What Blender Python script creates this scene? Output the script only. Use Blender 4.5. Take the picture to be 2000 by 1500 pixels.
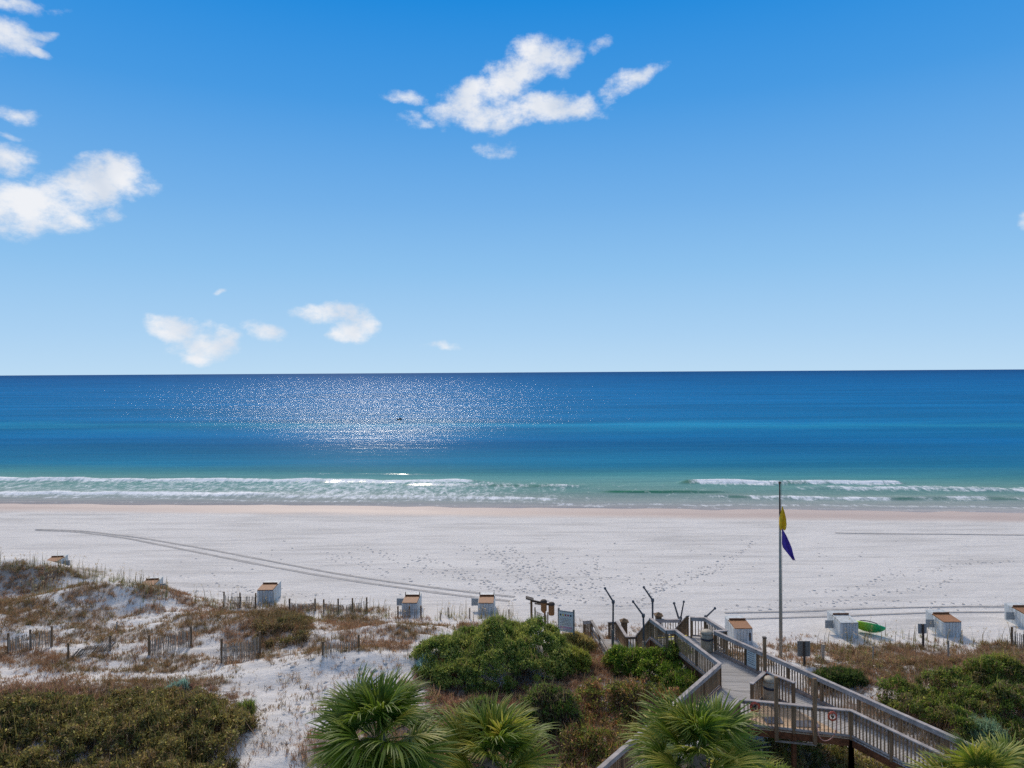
import bpy, math, random
import numpy as np
from mathutils import Vector, Matrix

for _o in list(bpy.data.objects):
    bpy.data.objects.remove(_o)
R = math.radians
rnd = random.Random(7)
rng = np.random.default_rng(11)
scene = bpy.context.scene
COL = scene.collection

# ------------------------------------------------------------------ camera
FPX = 1400.0            # focal length in photograph pixels (photo is 2000 wide)
CAMZ = 17.0
HY = 727.0              # horizon row at the picture's middle
ROLL = math.atan(0.006)
RC, RS = math.cos(ROLL), math.sin(ROLL)
cam_d = bpy.data.cameras.new('camera')
cam_d.sensor_width = 36.0
cam_d.lens = 36.0 * FPX / 2000.0
cam_d.shift_y = -(750 - HY) / 2000.0
cam_d.clip_start = 0.1
cam_d.clip_end = 90000
cam = bpy.data.objects.new('camera', cam_d)
COL.objects.link(cam)
cam.matrix_world = Matrix(((RC, RS, 0, 0), (0, 0, -1, 0), (-RS, RC, 0, CAMZ), (0, 0, 0, 1)))
scene.camera = cam

# ------------------------------------------------------------------ sun, exposure
SUN_AZ = R(-12.5)       # measured from +Y towards +X
SUN_EL = R(37)
sun_dir = Vector((math.sin(SUN_AZ) * math.cos(SUN_EL), math.cos(SUN_AZ) * math.cos(SUN_EL), math.sin(SUN_EL)))
sl = bpy.data.lights.new('sun', 'SUN')
sl.energy = 2.0
sl.angle = R(8)
sl.color = (1.0, 0.89, 0.75)
so = bpy.data.objects.new('sun', sl)
COL.objects.link(so)
so.rotation_euler = sun_dir.to_track_quat('Z', 'Y').to_euler()
scene.view_settings.view_transform = 'Standard'
scene.view_settings.look = 'None'
scene.view_settings.exposure = 0.35
scene.view_settings.gamma = 1.0
scene.view_settings.use_curve_mapping = False
scene.render.engine = 'CYCLES'
scene.cycles.use_denoising = False
scene.cycles.max_bounces = 6
scene.cycles.transparent_max_bounces = 8
scene.cycles.sample_clamp_indirect = 4.0
scene.cycles.sample_clamp_direct = 14.0

def srgb(r, g, b):
    f = lambda c: c / 12.92 if c <= 0.04045 else ((c + 0.055) / 1.055) ** 2.4
    return (f(r / 255), f(g / 255), f(b / 255))

# ------------------------------------------------------------------ pixel helpers (photo pixels -> world)
def ray(px, py):
    xr, zr = (px - 1000) / FPX, (HY - py) / FPX
    return xr * RC + zr * RS, -xr * RS + zr * RC
def at_z(px, py, z):
    X, Z = ray(px, py)
    t = (z - CAMZ) / Z
    return (X * t, t, z)
def at_y(px, py, Y):
    X, Z = ray(px, py)
    return (X * Y, Y, CAMZ + Z * Y)
def proj(x, y, z):
    dz = z - CAMZ
    xc, zc = x * RC - dz * RS, x * RS + dz * RC
    return 1000 + FPX * xc / y, HY - FPX * zc / y

# ------------------------------------------------------------------ world: sky and clouds
world = bpy.data.worlds.new('World')
scene.world = world
world.use_nodes = True
wt = world.node_tree
wt.nodes.clear()
def wn(t, **kw):
    n = wt.nodes.new(t)
    for k, v in kw.items():
        setattr(n, k, v)
    return n
def wmath(op, a, b=None, c=None, clamp=False):
    n = wn('ShaderNodeMath', operation=op, use_clamp=clamp)
    for i, v in enumerate((a, b, c)):
        if v is None:
            continue
        if isinstance(v, (int, float)):
            n.inputs[i].default_value = v
        else:
            wt.links.new(v, n.inputs[i])
    return n.outputs[0]
def build_world():
    L = wt.links.new
    tc = wn('ShaderNodeTexCoord')
    nrm = wn('ShaderNodeVectorMath', operation='NORMALIZE')
    L(tc.outputs['Generated'], nrm.inputs[0])
    sep = wn('ShaderNodeSeparateXYZ')
    L(nrm.outputs[0], sep.inputs[0])
    az = wmath('ARCTAN2', sep.outputs[0], sep.outputs[1])
    el = wmath('ARCSINE', sep.outputs[2])
    sky = wn('ShaderNodeTexSky', sky_type='NISHITA')
    sky.sun_disc = False
    sky.sun_elevation = SUN_EL
    sky.sun_rotation = SUN_AZ
    sky.ozone_density = 1.0
    sky.air_density = 1.0
    sky.dust_density = 2.0
    ramp = wn('ShaderNodeValToRGB')
    rr = ramp.color_ramp
    stops = [(0, (188, 219, 243)), (3, (170, 209, 242)), (8, (142, 194, 238)), (13, (116, 177, 233)), (20.5, (72, 154, 226)), (27.4, (34, 138, 220)), (45, (10, 98, 186)), (90, (6, 68, 146))]
    while len(rr.elements) < len(stops):
        rr.elements.new(0.5)
    for e, (d, c) in zip(rr.elements, stops):
        e.position = d / 90
        e.color = (*srgb(*c), 1)
    L(wmath('DIVIDE', el, math.pi / 2, clamp=True), ramp.inputs[0])
    x10 = wn('ShaderNodeVectorMath', operation='SCALE')
    L(ramp.outputs[0], x10.inputs[0])
    x10.inputs[3].default_value = 10.0 / 2 ** .35
    mix = wn('ShaderNodeMix', data_type='RGBA')
    mfac = wn('ShaderNodeMapRange', interpolation_type='SMOOTHSTEP')
    mfac.inputs['From Min'].default_value = R(31)
    mfac.inputs['From Max'].default_value = R(48)
    mfac.inputs['To Min'].default_value = 1.0
    mfac.inputs['To Max'].default_value = .15
    L(el, mfac.inputs['Value'])
    L(mfac.outputs[0], mix.inputs[0])
    nsc = wn('ShaderNodeVectorMath', operation='SCALE')
    nsc.inputs[3].default_value = 1.5
    hs = wn('ShaderNodeHueSaturation')
    hs.inputs['Saturation'].default_value = .2      # unseen sky above the view, greyed to neutralise the shade on the ground
    L(sky.outputs[0], hs.inputs['Color'])
    L(hs.outputs[0], nsc.inputs[0])
    L(nsc.outputs[0], mix.inputs[6])
    L(x10.outputs[0], mix.inputs[7])
    # clouds
    blobs = [(1062, 112, 62, 40, 0, 1.0), (1000, 158, 85, 44, 30, 1.0), (925, 195, 80, 36, 25, 1.0), (945, 226, 75, 30, 0, 1.0), (1055, 216, 110, 30, 2, 1.0), (1140, 206, 46, 20, -15, .75),
             (790, 193, 48, 14, 0, .6), (1232, 156, 68, 26, 20, .72), (820, 240, 46, 20, 0, .35), (965, 292, 45, 22, 0, .33), (1165, 92, 46, 20, 20, .3),
             (245, 345, 62, 42, 0, 1.1), (160, 366, 95, 44, 15, 1.1), (60, 400, 95, 48, 10, 1.1), (-20, 410, 80, 50, 0, 1.1), (110, 425, 90, 28, 0, .9), (205, 415, 45, 25, 0, .5),
             (12, 66, 52, 48, 0, 1.0), (66, 63, 40, 14, 10, .8), (62, 103, 30, 13, -20, .75), (10, -4, 90, 22, 0, .65), (110, 20, 40, 14, 0, .3),
             (30, 217, 75, 20, 5, .6), (14, 305, 56, 34, 0, .85), (15, 258, 40, 10, 0, .35),
             (345, 645, 62, 24, -20, .95), (400, 672, 62, 30, 0, .95), (388, 696, 34, 18, 0, .75), (515, 646, 40, 20, 0, .75), (648, 612, 78, 20, -4, .95), (698, 634, 42, 34, 0, 1.0), (672, 656, 40, 14, 0, .7), (862, 674, 44, 11, 0, .55), (2004, 425, 22, 16, 0, .7), (430, 576, 12, 7, 0, .5),
             (-420, 300, 150, 60, 10, .9), (2500, 180, 160, 60, -8, .9), (-700, 600, 130, 40, 0, .8), (2900, 560, 150, 50, 0, .8), (400, -420, 170, 70, 20, .9)]
    comb = wn('ShaderNodeCombineXYZ')
    L(az, comb.inputs[0])
    L(el, comb.inputs[1])
    warp = wn('ShaderNodeTexNoise')
    warp.inputs['Scale'].default_value = 18
    warp.inputs['Detail'].default_value = 2
    L(comb.outputs[0], warp.inputs['Vector'])
    wsub = wn('ShaderNodeVectorMath', operation='SUBTRACT')
    L(warp.outputs['Color'], wsub.inputs[0])
    wsub.inputs[1].default_value = (.5, .5, .5)
    wsc = wn('ShaderNodeVectorMath', operation='SCALE')
    L(wsub.outputs[0], wsc.inputs[0])
    wsc.inputs[3].default_value = .035
    wadd = wn('ShaderNodeVectorMath', operation='ADD')
    L(comb.outputs[0], wadd.inputs[0])
    L(wsc.outputs[0], wadd.inputs[1])
    def vm(op, a, b=None, c=None):
        n = wn('ShaderNodeVectorMath', operation=op)
        for k, v in enumerate((a, b, c)):
            if v is None:
                continue
            if isinstance(v, (tuple, list)):
                n.inputs[k].default_value = tuple(v)
            else:
                L(v, n.inputs[k])
        return n.outputs[0]
    ws = wn('ShaderNodeSeparateXYZ')
    L(wadd.outputs[0], ws.inputs[0])
    azv = wn('ShaderNodeCombineXYZ')
    elv = wn('ShaderNodeCombineXYZ')
    for k in range(3):
        L(ws.outputs[0], azv.inputs[k])
        L(ws.outputs[1], elv.inputs[k])
    azv, elv = azv.outputs[0], elv.outputs[0]
    cur = None
    while len(blobs) % 3:
        blobs.append(blobs[-1])
    for g in range(0, len(blobs), 3):
        c = {k: [] for k in ('ua', 'ue', 'uc', 'wa', 'we', 'wc', 'st')}
        for (cx, cy, rx, ry, rot, st) in blobs[g:g + 3]:
            X, Z = ray(cx, cy)
            a0, e0 = math.atan2(X, 1), math.atan2(Z, math.hypot(X, 1))
            q = 1.14
            sa, se = q * rx / FPX / (1 + X * X), q * ry / FPX / math.sqrt(1 + X * X) / (1 + Z * Z)
            cr_, sr_ = math.cos(R(rot)), math.sin(R(rot))
            c['ua'].append(cr_ / sa); c['ue'].append(sr_ / sa); c['uc'].append(-(a0 * cr_ + e0 * sr_) / sa)
            c['wa'].append(-sr_ / se); c['we'].append(cr_ / se); c['wc'].append(-(-a0 * sr_ + e0 * cr_) / se)
            c['st'].append(st)
        u = vm('MULTIPLY_ADD', elv, c['ue'], vm('MULTIPLY_ADD', azv, c['ua'], c['uc']))
        w = vm('MULTIPLY_ADD', elv, c['we'], vm('MULTIPLY_ADD', azv, c['wa'], c['wc']))
        q2 = vm('MULTIPLY_ADD', u, u, vm('MULTIPLY', w, w))
        v = vm('SUBTRACT', c['st'], q2)
        cur = v if cur is None else vm('MAXIMUM', cur, v)
    sp = wn('ShaderNodeSeparateXYZ')
    L(cur, sp.inputs[0])
    cur = wmath('MAXIMUM', wmath('MAXIMUM', sp.outputs[0], sp.outputs[1]), sp.outputs[2])
    n1 = wn('ShaderNodeTexNoise')
    n1.inputs['Scale'].default_value = 28
    n1.inputs['Detail'].default_value = 6
    n1.inputs['Roughness'].default_value = .66
    mpn = vm('MULTIPLY', comb.outputs[0], (.8, 1.15, 1))
    L(mpn, n1.inputs['Vector'])
    d = wmath('MULTIPLY_ADD', wmath('SUBTRACT', n1.outputs['Fac'], .5), 3.4, cur)
    mr = wn('ShaderNodeMapRange', interpolation_type='SMOOTHSTEP')
    mr.inputs['From Min'].default_value = -.28
    mr.inputs['From Max'].default_value = 1.25
    L(d, mr.inputs['Value'])
    alpha = wmath('MULTIPLY', mr.outputs[0], .95)
    cr = wn('ShaderNodeValToRGB')
    cr.color_ramp.elements[0].position = .32
    cr.color_ramp.elements[0].color = (*[c * 1 for c in srgb(214, 222, 234)], 1)
    cr.color_ramp.elements[1].position = .6
    cr.color_ramp.elements[1].color = (*srgb(243, 244, 247), 1)
    L(warp.outputs['Fac'], cr.inputs[0])
    c10 = wn('ShaderNodeVectorMath', operation='SCALE')
    c10.inputs[3].default_value = 10.0 / 2 ** .35
    L(cr.outputs[0], c10.inputs[0])
    mix2 = wn('ShaderNodeMix', data_type='RGBA')
    L(alpha, mix2.inputs[0])
    L(mix.outputs[2], mix2.inputs[6])
    L(c10.outputs[0], mix2.inputs[7])
    bg = wn('ShaderNodeBackground')
    bg.inputs['Strength'].default_value = 0.1
    L(mix2.outputs[2], bg.inputs['Color'])
    out = wn('ShaderNodeOutputWorld')
    L(bg.outputs[0], out.inputs[0])
build_world()
world.cycles.sampling_method = 'MANUAL'
world.cycles.sample_map_resolution = 512

# ------------------------------------------------------------------ numeric noise
def _hash(ix, iy, seed):
    h = (ix.astype(np.int64) * 374761393 + iy.astype(np.int64) * 668265263 + seed * 1442695041) & 0x7fffffff
    h = ((h ^ (h >> 13)) * 1274126177) & 0x7fffffff
    return ((h ^ (h >> 16)) & 0xffff) / 65535.0
def vnoise(x, y, seed=0):
    x = np.asarray(x, float); y = np.asarray(y, float)
    ix, iy = np.floor(x), np.floor(y)
    fx, fy = x - ix, y - iy
    fx, fy = fx * fx * (3 - 2 * fx), fy * fy * (3 - 2 * fy)
    a = _hash(ix, iy, seed); b = _hash(ix + 1, iy, seed); c = _hash(ix, iy + 1, seed); d = _hash(ix + 1, iy + 1, seed)
    return (a * (1 - fx) + b * fx) * (1 - fy) + (c * (1 - fx) + d * fx) * fy
def fbm(x, y, seed=0, oct=4):
    s, a, t = 0, .5, 0
    for o in range(oct):
        s = s + a * vnoise(x * 2 ** o, y * 2 ** o, seed + o * 17); t += a; a *= .5
    return s / t
def sstep(a, b, x):
    t = np.clip((x - a) / (b - a), 0, 1)
    return t * t * (3 - 2 * t)

# ------------------------------------------------------------------ terrain height
WATER = -1.0
S_P = [-300, -60, -30, -12, -8, -4, 0, 8, 40, 120, 400]
Z_P = [0.3, 0.25, 0.2, 0.2, 0.12, -.42, -1.0, -1.75, -3.5, -7, -12]
BUMPS = [  # x, y, rx, ry, height
    (-27.5, 50, 6, 2.3, 2.1), (-38.5, 55.8, 6, 3.0, 2.4), (-52, 60, 9, 4, 2.2), (-18, 46.2, 5, 2.4, .55), (-33, 45, 7, 3.5, .5),
    (-9.5, 38, 6, 2.4, .85), (-13, 30.5, 7.5, 3.6, .9), (-23, 33, 7, 4, .8), (0.3, 38.3, 4.2, 2.4, .75),
    (13, 26, 6.5, 5, -1.1), (6.5, 33.5, 3, 3, .35), (19, 36, 6, 3.5, .15), (27.5, 36.5, 5, 4, .8), (-2, 46, 4, 2, .35), (4.6, 42.5, 2.5, 1.5, .1),
    (-14.5, 43.5, 3.5, 1.8, .45), (-7, 44, 3, 1.6, .35)]
def shore(x, y):
    return y + .083 * x - 95
def inland(x, y):
    return (47 - .17 * x) - y
def H(x, y):
    x = np.asarray(x, float); y = np.asarray(y, float)
    s = shore(x, y)
    cusp = .55 * (vnoise(x / 9, y * 0, 3) - .5) + .5 * (vnoise(x / 3.7, y * 0 + 5, 9) - .5)
    z = np.interp(s + 2.2 * cusp * sstep(-12, -4, s), S_P, Z_P)
    d = inland(x, y)
    du = sstep(0, 6, d)
    near = sstep(-1.5, 3, d)
    z = z + du * (.75 + 1.0 * (fbm(x / 6, y / 5, 21, 3) - .4)) + near * .45 * (fbm(x / 1.5, y / 1.3, 31, 3) - .5)
    z = z + .07 * (fbm(x / 7, y / 3, 41, 3) - .5) * sstep(-6, -14, s)
    for bx, by, rx, ry, h in BUMPS:
        z = z + h * np.exp(-((x - bx) / rx) ** 2 - ((y - by) / ry) ** 2)
    return z
_Y = np.arange(14, 130, .05)
def ground(px, py, dz=0.0):
    X, Z = ray(px, py)
    hz = H(X * _Y, _Y) + dz
    rz = CAMZ + Z * _Y
    i = int(np.argmax(rz <= hz))
    return (X * _Y[i], float(_Y[i]), float(hz[i]))
def Hs(x, y):
    return float(H(np.array([x]), np.array([y]))[0])

# ------------------------------------------------------------------ materials
MATS = {}
def mat(name, color, rough=.8, var=.15, scale=8.0, bump=0.0, bscale=40.0, objvar=0.0, stretch=(1, 1, 1), metallic=0.0, spec=.5, color2=None, coat=0.0):
    if name in MATS:
        return MATS[name]
    m = bpy.data.materials.new(name)
    m.use_nodes = True
    t = m.node_tree
    L = t.links.new
    p = t.nodes['Principled BSDF']
    p.inputs['Roughness'].default_value = rough
    p.inputs['Metallic'].default_value = metallic
    p.inputs['Specular IOR Level'].default_value = spec
    p.inputs['Coat Weight'].default_value = coat
    tc = t.nodes.new('ShaderNodeTexCoord')
    mp = t.nodes.new('ShaderNodeMapping')
    mp.inputs['Scale'].default_value = stretch
    L(tc.outputs['Object'], mp.inputs['Vector'])
    n = t.nodes.new('ShaderNodeTexNoise')
    n.inputs['Scale'].default_value = scale
    n.inputs['Detail'].default_value = 6
    n.inputs['Roughness'].default_value = .65
    L(mp.outputs[0], n.inputs['Vector'])
    c2 = color2 if color2 else tuple(c * (1 - 2.2 * var) for c in color)
    cr = t.nodes.new('ShaderNodeValToRGB')
    cr.color_ramp.elements[0].position = .3
    cr.color_ramp.elements[0].color = (*c2, 1)
    cr.color_ramp.elements[1].position = .68
    cr.color_ramp.elements[1].color = (*[min(1, c * (1 + var)) for c in color], 1)
    L(n.outputs['Fac'], cr.inputs[0])
    colout = cr.outputs[0]
    if objvar:
        oi = t.nodes.new('ShaderNodeObjectInfo')
        hv = t.nodes.new('ShaderNodeHueSaturation')
        mr = t.nodes.new('ShaderNodeMapRange')
        mr.inputs['To Min'].default_value = 1 - objvar
        mr.inputs['To Max'].default_value = 1 + objvar
        L(oi.outputs['Random'], mr.inputs['Value'])
        L(mr.outputs[0], hv.inputs['Value'])
        L(colout, hv.inputs['Color'])
        colout = hv.outputs[0]
    L(colout, p.inputs['Base Color'])
    if bump:
        n2 = t.nodes.new('ShaderNodeTexNoise')
        n2.inputs['Scale'].default_value = bscale
        n2.inputs['Detail'].default_value = 5
        L(mp.outputs[0], n2.inputs['Vector'])
        b = t.nodes.new('ShaderNodeBump')
        b.inputs['Strength'].default_value = .6
        b.inputs['Distance'].default_value = bump
        L(n2.outputs['Fac'], b.inputs['Height'])
        L(b.outputs[0], p.inputs['Normal'])
    MATS[name] = m
    return m
def leaf_mat(name, rough=.55, trans=.35, spec=.4):
    m = bpy.data.materials.new(name)
    m.use_nodes = True
    t = m.node_tree
    L = t.links.new
    p = t.nodes['Principled BSDF']
    p.inputs['Roughness'].default_value = rough
    p.inputs['Specular IOR Level'].default_value = spec
    a = t.nodes.new('ShaderNodeAttribute')
    a.attribute_name = 'tint'
    L(a.outputs['Color'], p.inputs['Base Color'])
    tr = t.nodes.new('ShaderNodeBsdfTranslucent')
    L(a.outputs['Color'], tr.inputs['Color'])
    mx = t.nodes.new('ShaderNodeMixShader')
    mx.inputs[0].default_value = trans
    L(p.outputs[0], mx.inputs[1])
    L(tr.outputs[0], mx.inputs[2])
    L(mx.outputs[0], t.nodes['Material Output'].inputs[0])
    MATS[name] = m
    return m
M_LEAF = leaf_mat('leaf', .6, .5, .25)
M_GRASS = leaf_mat('dry_grass', .8, .3, .15)
M_PALM = leaf_mat('palm_leaf', .5, .4, .3)
M_DECK = mat('deck_board', srgb(172, 168, 164), .8, .16, 6, .003, 60, .16, (1, 14, 1), spec=.25)
M_DECKR = mat('deck_board_rotated', srgb(158, 158, 160), .8, .16, 6, .003, 60, .16, (3, 3, 1), spec=.25)
M_TAN = mat('new_board', srgb(192, 164, 134), .8, .14, 6, .003, 60, .13, (2, 2, 1), spec=.25)
M_CAP = mat('rail_cap', srgb(172, 162, 156), .75, .2, 2.5, .003, 50, .05, spec=.25)
M_BAL = mat('baluster_wood', srgb(154, 126, 96), .85, .25, 6, .003, 50, .3, (1, 1, .2), spec=.2)
M_POST = mat('post_wood', srgb(134, 108, 82), .85, .25, 5, .004, 40, .15, (1, 1, .15), spec=.2)
M_TOE = mat('toe_board_wood', srgb(164, 142, 128), .85, .2, 5, .003, 40, .05, spec=.2)
M_BEAM = mat('beam_wood', srgb(112, 70, 46), .85, .3, 4, .004, 40, .1, spec=.2)
M_GREYW = mat('grey_wood', srgb(150, 140, 130), .85, .25, 5, .004, 40, .15, (1, 1, .15), spec=.2)
M_LAMP = mat('lamp_metal', srgb(84, 84, 88), .5, .2, 10, 0, 1, .05)
M_BARREL = mat('barrel', srgb(168, 154, 132), .6, .2, 5, .003, 20, .05)
M_STRAP = mat('strap', srgb(38, 44, 58), .6, .1)
M_RED = mat('hose_red', srgb(196, 84, 54), .5, .15, 12)
M_PINK = mat('hose_pink', srgb(206, 150, 134), .55, .1, 12)
M_WHITE = mat('white_paint', srgb(210, 212, 210), .65, .10, 2.5, .004, 30, .06, (2, 2, .35), color2=srgb(158, 158, 152))
M_SIGN = mat('sign_panel', srgb(196, 204, 200), .5, .05, 4)
M_GREYP = mat('grey_panel', srgb(152, 156, 156), .6, .12, 5, 0, 1, .1)
M_PLY = mat('plywood', srgb(164, 112, 70), .7, .3, 6, .003, 30, .08, (1, 6, 1))
M_PLYD = mat('plywood_edge', srgb(122, 76, 42), .75, .2, 6)
M_DARK = mat('dark_wood', srgb(74, 62, 52), .8, .2, 8)
M_MAT = mat('rubber_mat', srgb(98, 98, 104), .85, .1, 12)
M_BINW = mat('bin_wood', srgb(150, 102, 56), .75, .2, 8, .003, 30)
M_FENCE = mat('fence_wood', srgb(172, 154, 134), .9, .2, 8, 0, 1, .3)
M_TRUNK = mat('palm_trunk', srgb(120, 104, 86), .9, .3, 9, .03, 14)
M_POLE = mat('flagpole_paint', srgb(158, 150, 136), .6, .12, 3)
M_STEM = mat('stem_wood', srgb(84, 66, 50), .9, .2, 6)
M_YEL = mat('flag_yellow', srgb(226, 176, 10), .75, .08, 5)
M_PUR = mat('flag_purple', srgb(74, 48, 150), .75, .1, 5)
M_YPAINT = mat('yellow_paint', srgb(224, 200, 60), .6, .1, 6)
M_BOAT = mat('boat_dark', srgb(30, 38, 46), .5, .1, 5)
M_ROCK = mat('rubble', srgb(150, 140, 134), .9, .2, 4, .02, 10)

# ------------------------------------------------------------------ mesh helpers
def link(o, parent=None):
    COL.objects.link(o)
    if parent is not None:
        o.parent = parent
    return o
def tag(o, label, cat, group=None, kind=None):
    if label:
        o['label'] = label
    if cat:
        o['category'] = cat
    if group:
        o['group'] = group
    if kind:
        o['kind'] = kind
    return o
def thing(name, label, cat, loc=(0, 0, 0), rz=0, group=None):
    o = bpy.data.objects.new(name, None)
    o.empty_display_size = .2
    o.location = loc
    o.rotation_euler = (0, 0, rz)
    COL.objects.link(o)
    return tag(o, label, cat, group)
class MB:
    def __init__(s):
        s.v, s.f = [], []
    def poly(s, pts):
        n = len(s.v); s.v += [tuple(p) for p in pts]; s.f.append(tuple(range(n, n + len(pts))))
    def box(s, c, size, rz=0, top=1.0):
        hx, hy, hz = size[0] / 2, size[1] / 2, size[2] / 2
        n = len(s.v); ca, sa = math.cos(rz), math.sin(rz)
        for z in (-1, 1):
            k = top if z > 0 else 1
            for x, y in ((-1, -1), (1, -1), (1, 1), (-1, 1)):
                px, py = x * hx * k, y * hy * k
                s.v.append((c[0] + px * ca - py * sa, c[1] + px * sa + py * ca, c[2] + z * hz))
        s.f += [tuple(n + i for i in q) for q in ((3, 2, 1, 0), (4, 5, 6, 7), (0, 1, 5, 4), (1, 2, 6, 5), (2, 3, 7, 6), (3, 0, 4, 7))]
        return s
    def beam(s, p, q, w, h, up=(0, 0, 1)):
        p, q = Vector(p), Vector(q)
        d = (q - p).normalized()
        side = d.cross(Vector(up))
        if side.length < 1e-4:
            side = d.cross(Vector((1, 0, 0)))
        side.normalize()
        u = side.cross(d).normalized()
        n = len(s.v)
        for e in (p, q):
            for a, b in ((-1, -1), (1, -1), (1, 1), (-1, 1)):
                s.v.append(tuple(e + side * a * w / 2 + u * b * h / 2))
        s.f += [tuple(n + i for i in q4) for q4 in ((3, 2, 1, 0), (4, 5, 6, 7), (0, 1, 5, 4), (1, 2, 6, 5), (2, 3, 7, 6), (3, 0, 4, 7))]
        return s
    def tube(s, pts, rad, n=8, caps=True):
        pts = [Vector(p) for p in pts]
        if not isinstance(rad, (list, tuple)):
            rad = [rad] * len(pts)
        base = len(s.v)
        for i, p in enumerate(pts):
            a = pts[max(0, i - 1)]; b = pts[min(len(pts) - 1, i + 1)]
            d = (b - a).normalized()
            ref = Vector((0, 0, 1)) if abs(d.z) < .9 else Vector((1, 0, 0))
            u = d.cross(ref).normalized(); w = u.cross(d)
            for k in range(n):
                t = 2 * math.pi * k / n
                s.v.append(tuple(p + (u * math.cos(t) + w * math.sin(t)) * rad[i]))
        for i in range(len(pts) - 1):
            for k in range(n):
                a = base + i * n + k; b = base + i * n + (k + 1) % n
                s.f.append((a, b, b + n, a + n))
        if caps:
            s.f.append(tuple(base + k for k in range(n - 1, -1, -1)))
            e = base + (len(pts) - 1) * n
            s.f.append(tuple(e + k for k in range(n)))
        return s
    def lathe(s, prof, c=(0, 0, 0), n=16):
        base = len(s.v)
        for r, z in prof:
            for k in range(n):
                t = 2 * math.pi * k / n
                s.v.append((c[0] + r * math.cos(t), c[1] + r * math.sin(t), c[2] + z))
        for i in range(len(prof) - 1):
            for k in range(n):
                a = base + i * n + k; b = base + i * n + (k + 1) % n
                s.f.append((a, b, b + n, a + n))
        s.f.append(tuple(base + k for k in range(n - 1, -1, -1)))
        e = base + (len(prof) - 1) * n
        s.f.append(tuple(e + k for k in range(n)))
        return s
    def mesh(s, name, m, smooth=False):
        me = bpy.data.meshes.new(name)
        me.from_pydata(s.v, [], s.f)
        me.materials.append(m)
        if smooth:
            me.polygons.foreach_set('use_smooth', [True] * len(me.polygons))
        me.update()
        return me
    def obj(s, name, m, parent=None, loc=(0, 0, 0), rz=0, smooth=False):
        o = bpy.data.objects.new(name, s.mesh(name, m, smooth))
        o.location = loc
        o.rotation_euler = (0, 0, rz)
        return link(o, parent)
def inst(name, me, parent, loc, rot=(0, 0, 0), scale=(1, 1, 1)):
    o = bpy.data.objects.new(name, me)
    o.location = loc; o.rotation_euler = rot; o.scale = scale
    return link(o, parent)
def np_mesh(name, V, F, m, tint=None, k=3, attrs=None, smooth=False):
    """V (n,3) float, F (m,k) int"""
    me = bpy.data.meshes.new(name)
    me.vertices.add(len(V)); me.loops.add(F.size); me.polygons.add(len(F))
    me.vertices.foreach_set('co', np.ascontiguousarray(V, np.float32).ravel())
    me.loops.foreach_set('vertex_index', np.ascontiguousarray(F, np.int32).ravel())
    me.polygons.foreach_set('loop_start', np.arange(0, F.size, k, dtype=np.int32))
    if smooth:
        me.polygons.foreach_set('use_smooth', np.ones(len(F), bool))
    me.materials.append(m)
    me.update(calc_edges=True)
    if tint is not None:
        a = me.attributes.new('tint', 'FLOAT_COLOR', 'POINT')
        c = np.ones((len(V), 4), np.float32); c[:, :3] = tint
        a.data.foreach_set('color', c.ravel())
    for nm, arr in (attrs or {}).items():
        a = me.attributes.new(nm, 'FLOAT', 'POINT')
        a.data.foreach_set('value', np.ascontiguousarray(arr, np.float32))
    return me
def unit(v):
    return v / np.maximum(np.linalg.norm(v, axis=1, keepdims=True), 1e-6)
def leaves(P, size, tint, updir=.6, asp=.5):
    """diamond leaves: (V, F(tris), tint)"""
    n = len(P)
    nrm = unit(rng.normal(size=(n, 3)) + np.array([0, 0, updir]))
    a = unit(np.cross(nrm, rng.normal(size=(n, 3))))
    b = np.cross(nrm, a)
    L = size[:, None]
    V = np.stack([P - a * L, P + b * L * asp + nrm * L * .12, P + a * L, P - b * L * asp + nrm * L * .12], 1).reshape(-1, 3)
    i = np.arange(n)[:, None] * 4
    F = np.concatenate([i + np.array([[0, 1, 2]]), i + np.array([[0, 2, 3]])])
    return V, F, np.repeat(tint, 4, 0)
def blades(P, length, width, lean, tint, bend=.35):
    """grass blades with a bend: 5 verts, 3 tris each; lean (n,2) horizontal tip offset as fraction of length"""
    n = len(P)
    ang = rng.uniform(0, 2 * math.pi, n)
    side = np.stack([np.cos(ang), np.sin(ang), np.zeros(n)], 1) * width[:, None] / 2
    ln = np.concatenate([lean, np.zeros((n, 1))], 1) * length[:, None]
    up = np.zeros((n, 3)); up[:, 2] = length * np.sqrt(np.maximum(.08, 1 - np.minimum(.95, (lean ** 2).sum(1))))
    mid = P + up * .62 + ln * bend
    tip = P + up + ln
    V = np.stack([P - side, P + side, mid - side * .8, mid + side * .8, tip], 1).reshape(-1, 3)
    i = np.arange(n)[:, None] * 5
    F = np.concatenate([i + np.array([[0, 1, 3]]), i + np.array([[0, 3, 2]]), i + np.array([[2, 3, 4]])])
    return V, F, np.repeat(tint, 5, 0)
def merge(parts):
    Vs, Fs, Ts, o = [], [], [], 0
    for V, F, T in parts:
        Vs.append(V); Fs.append(F + o); Ts.append(T); o += len(V)
    return np.concatenate(Vs), np.concatenate(Fs), np.concatenate(Ts)
LIFT = 2.15     # dry, backlit dune plants
def palette(cols, n, jit=.18, w=None):
    c = np.array([srgb(*x) for x in cols]) * LIFT
    i = rng.choice(len(c), n, p=w)
    return np.clip(c[i] * rng.uniform(1 - jit, 1 + jit, (n, 1)), 0, 1)
def in_poly(x, y, poly):
    r = np.zeros(len(x), bool)
    j = len(poly) - 1
    for i in range(len(poly)):
        xi, yi = poly[i][:2]; xj, yj = poly[j][:2]
        c = ((yi > y) != (yj > y)) & (x < (xj - xi) * (y - yi) / (yj - yi + 1e-12) + xi)
        r ^= c
        j = i
    return r
def world_poly(pts):
    return [ground(*p)[:2] for p in pts]

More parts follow.
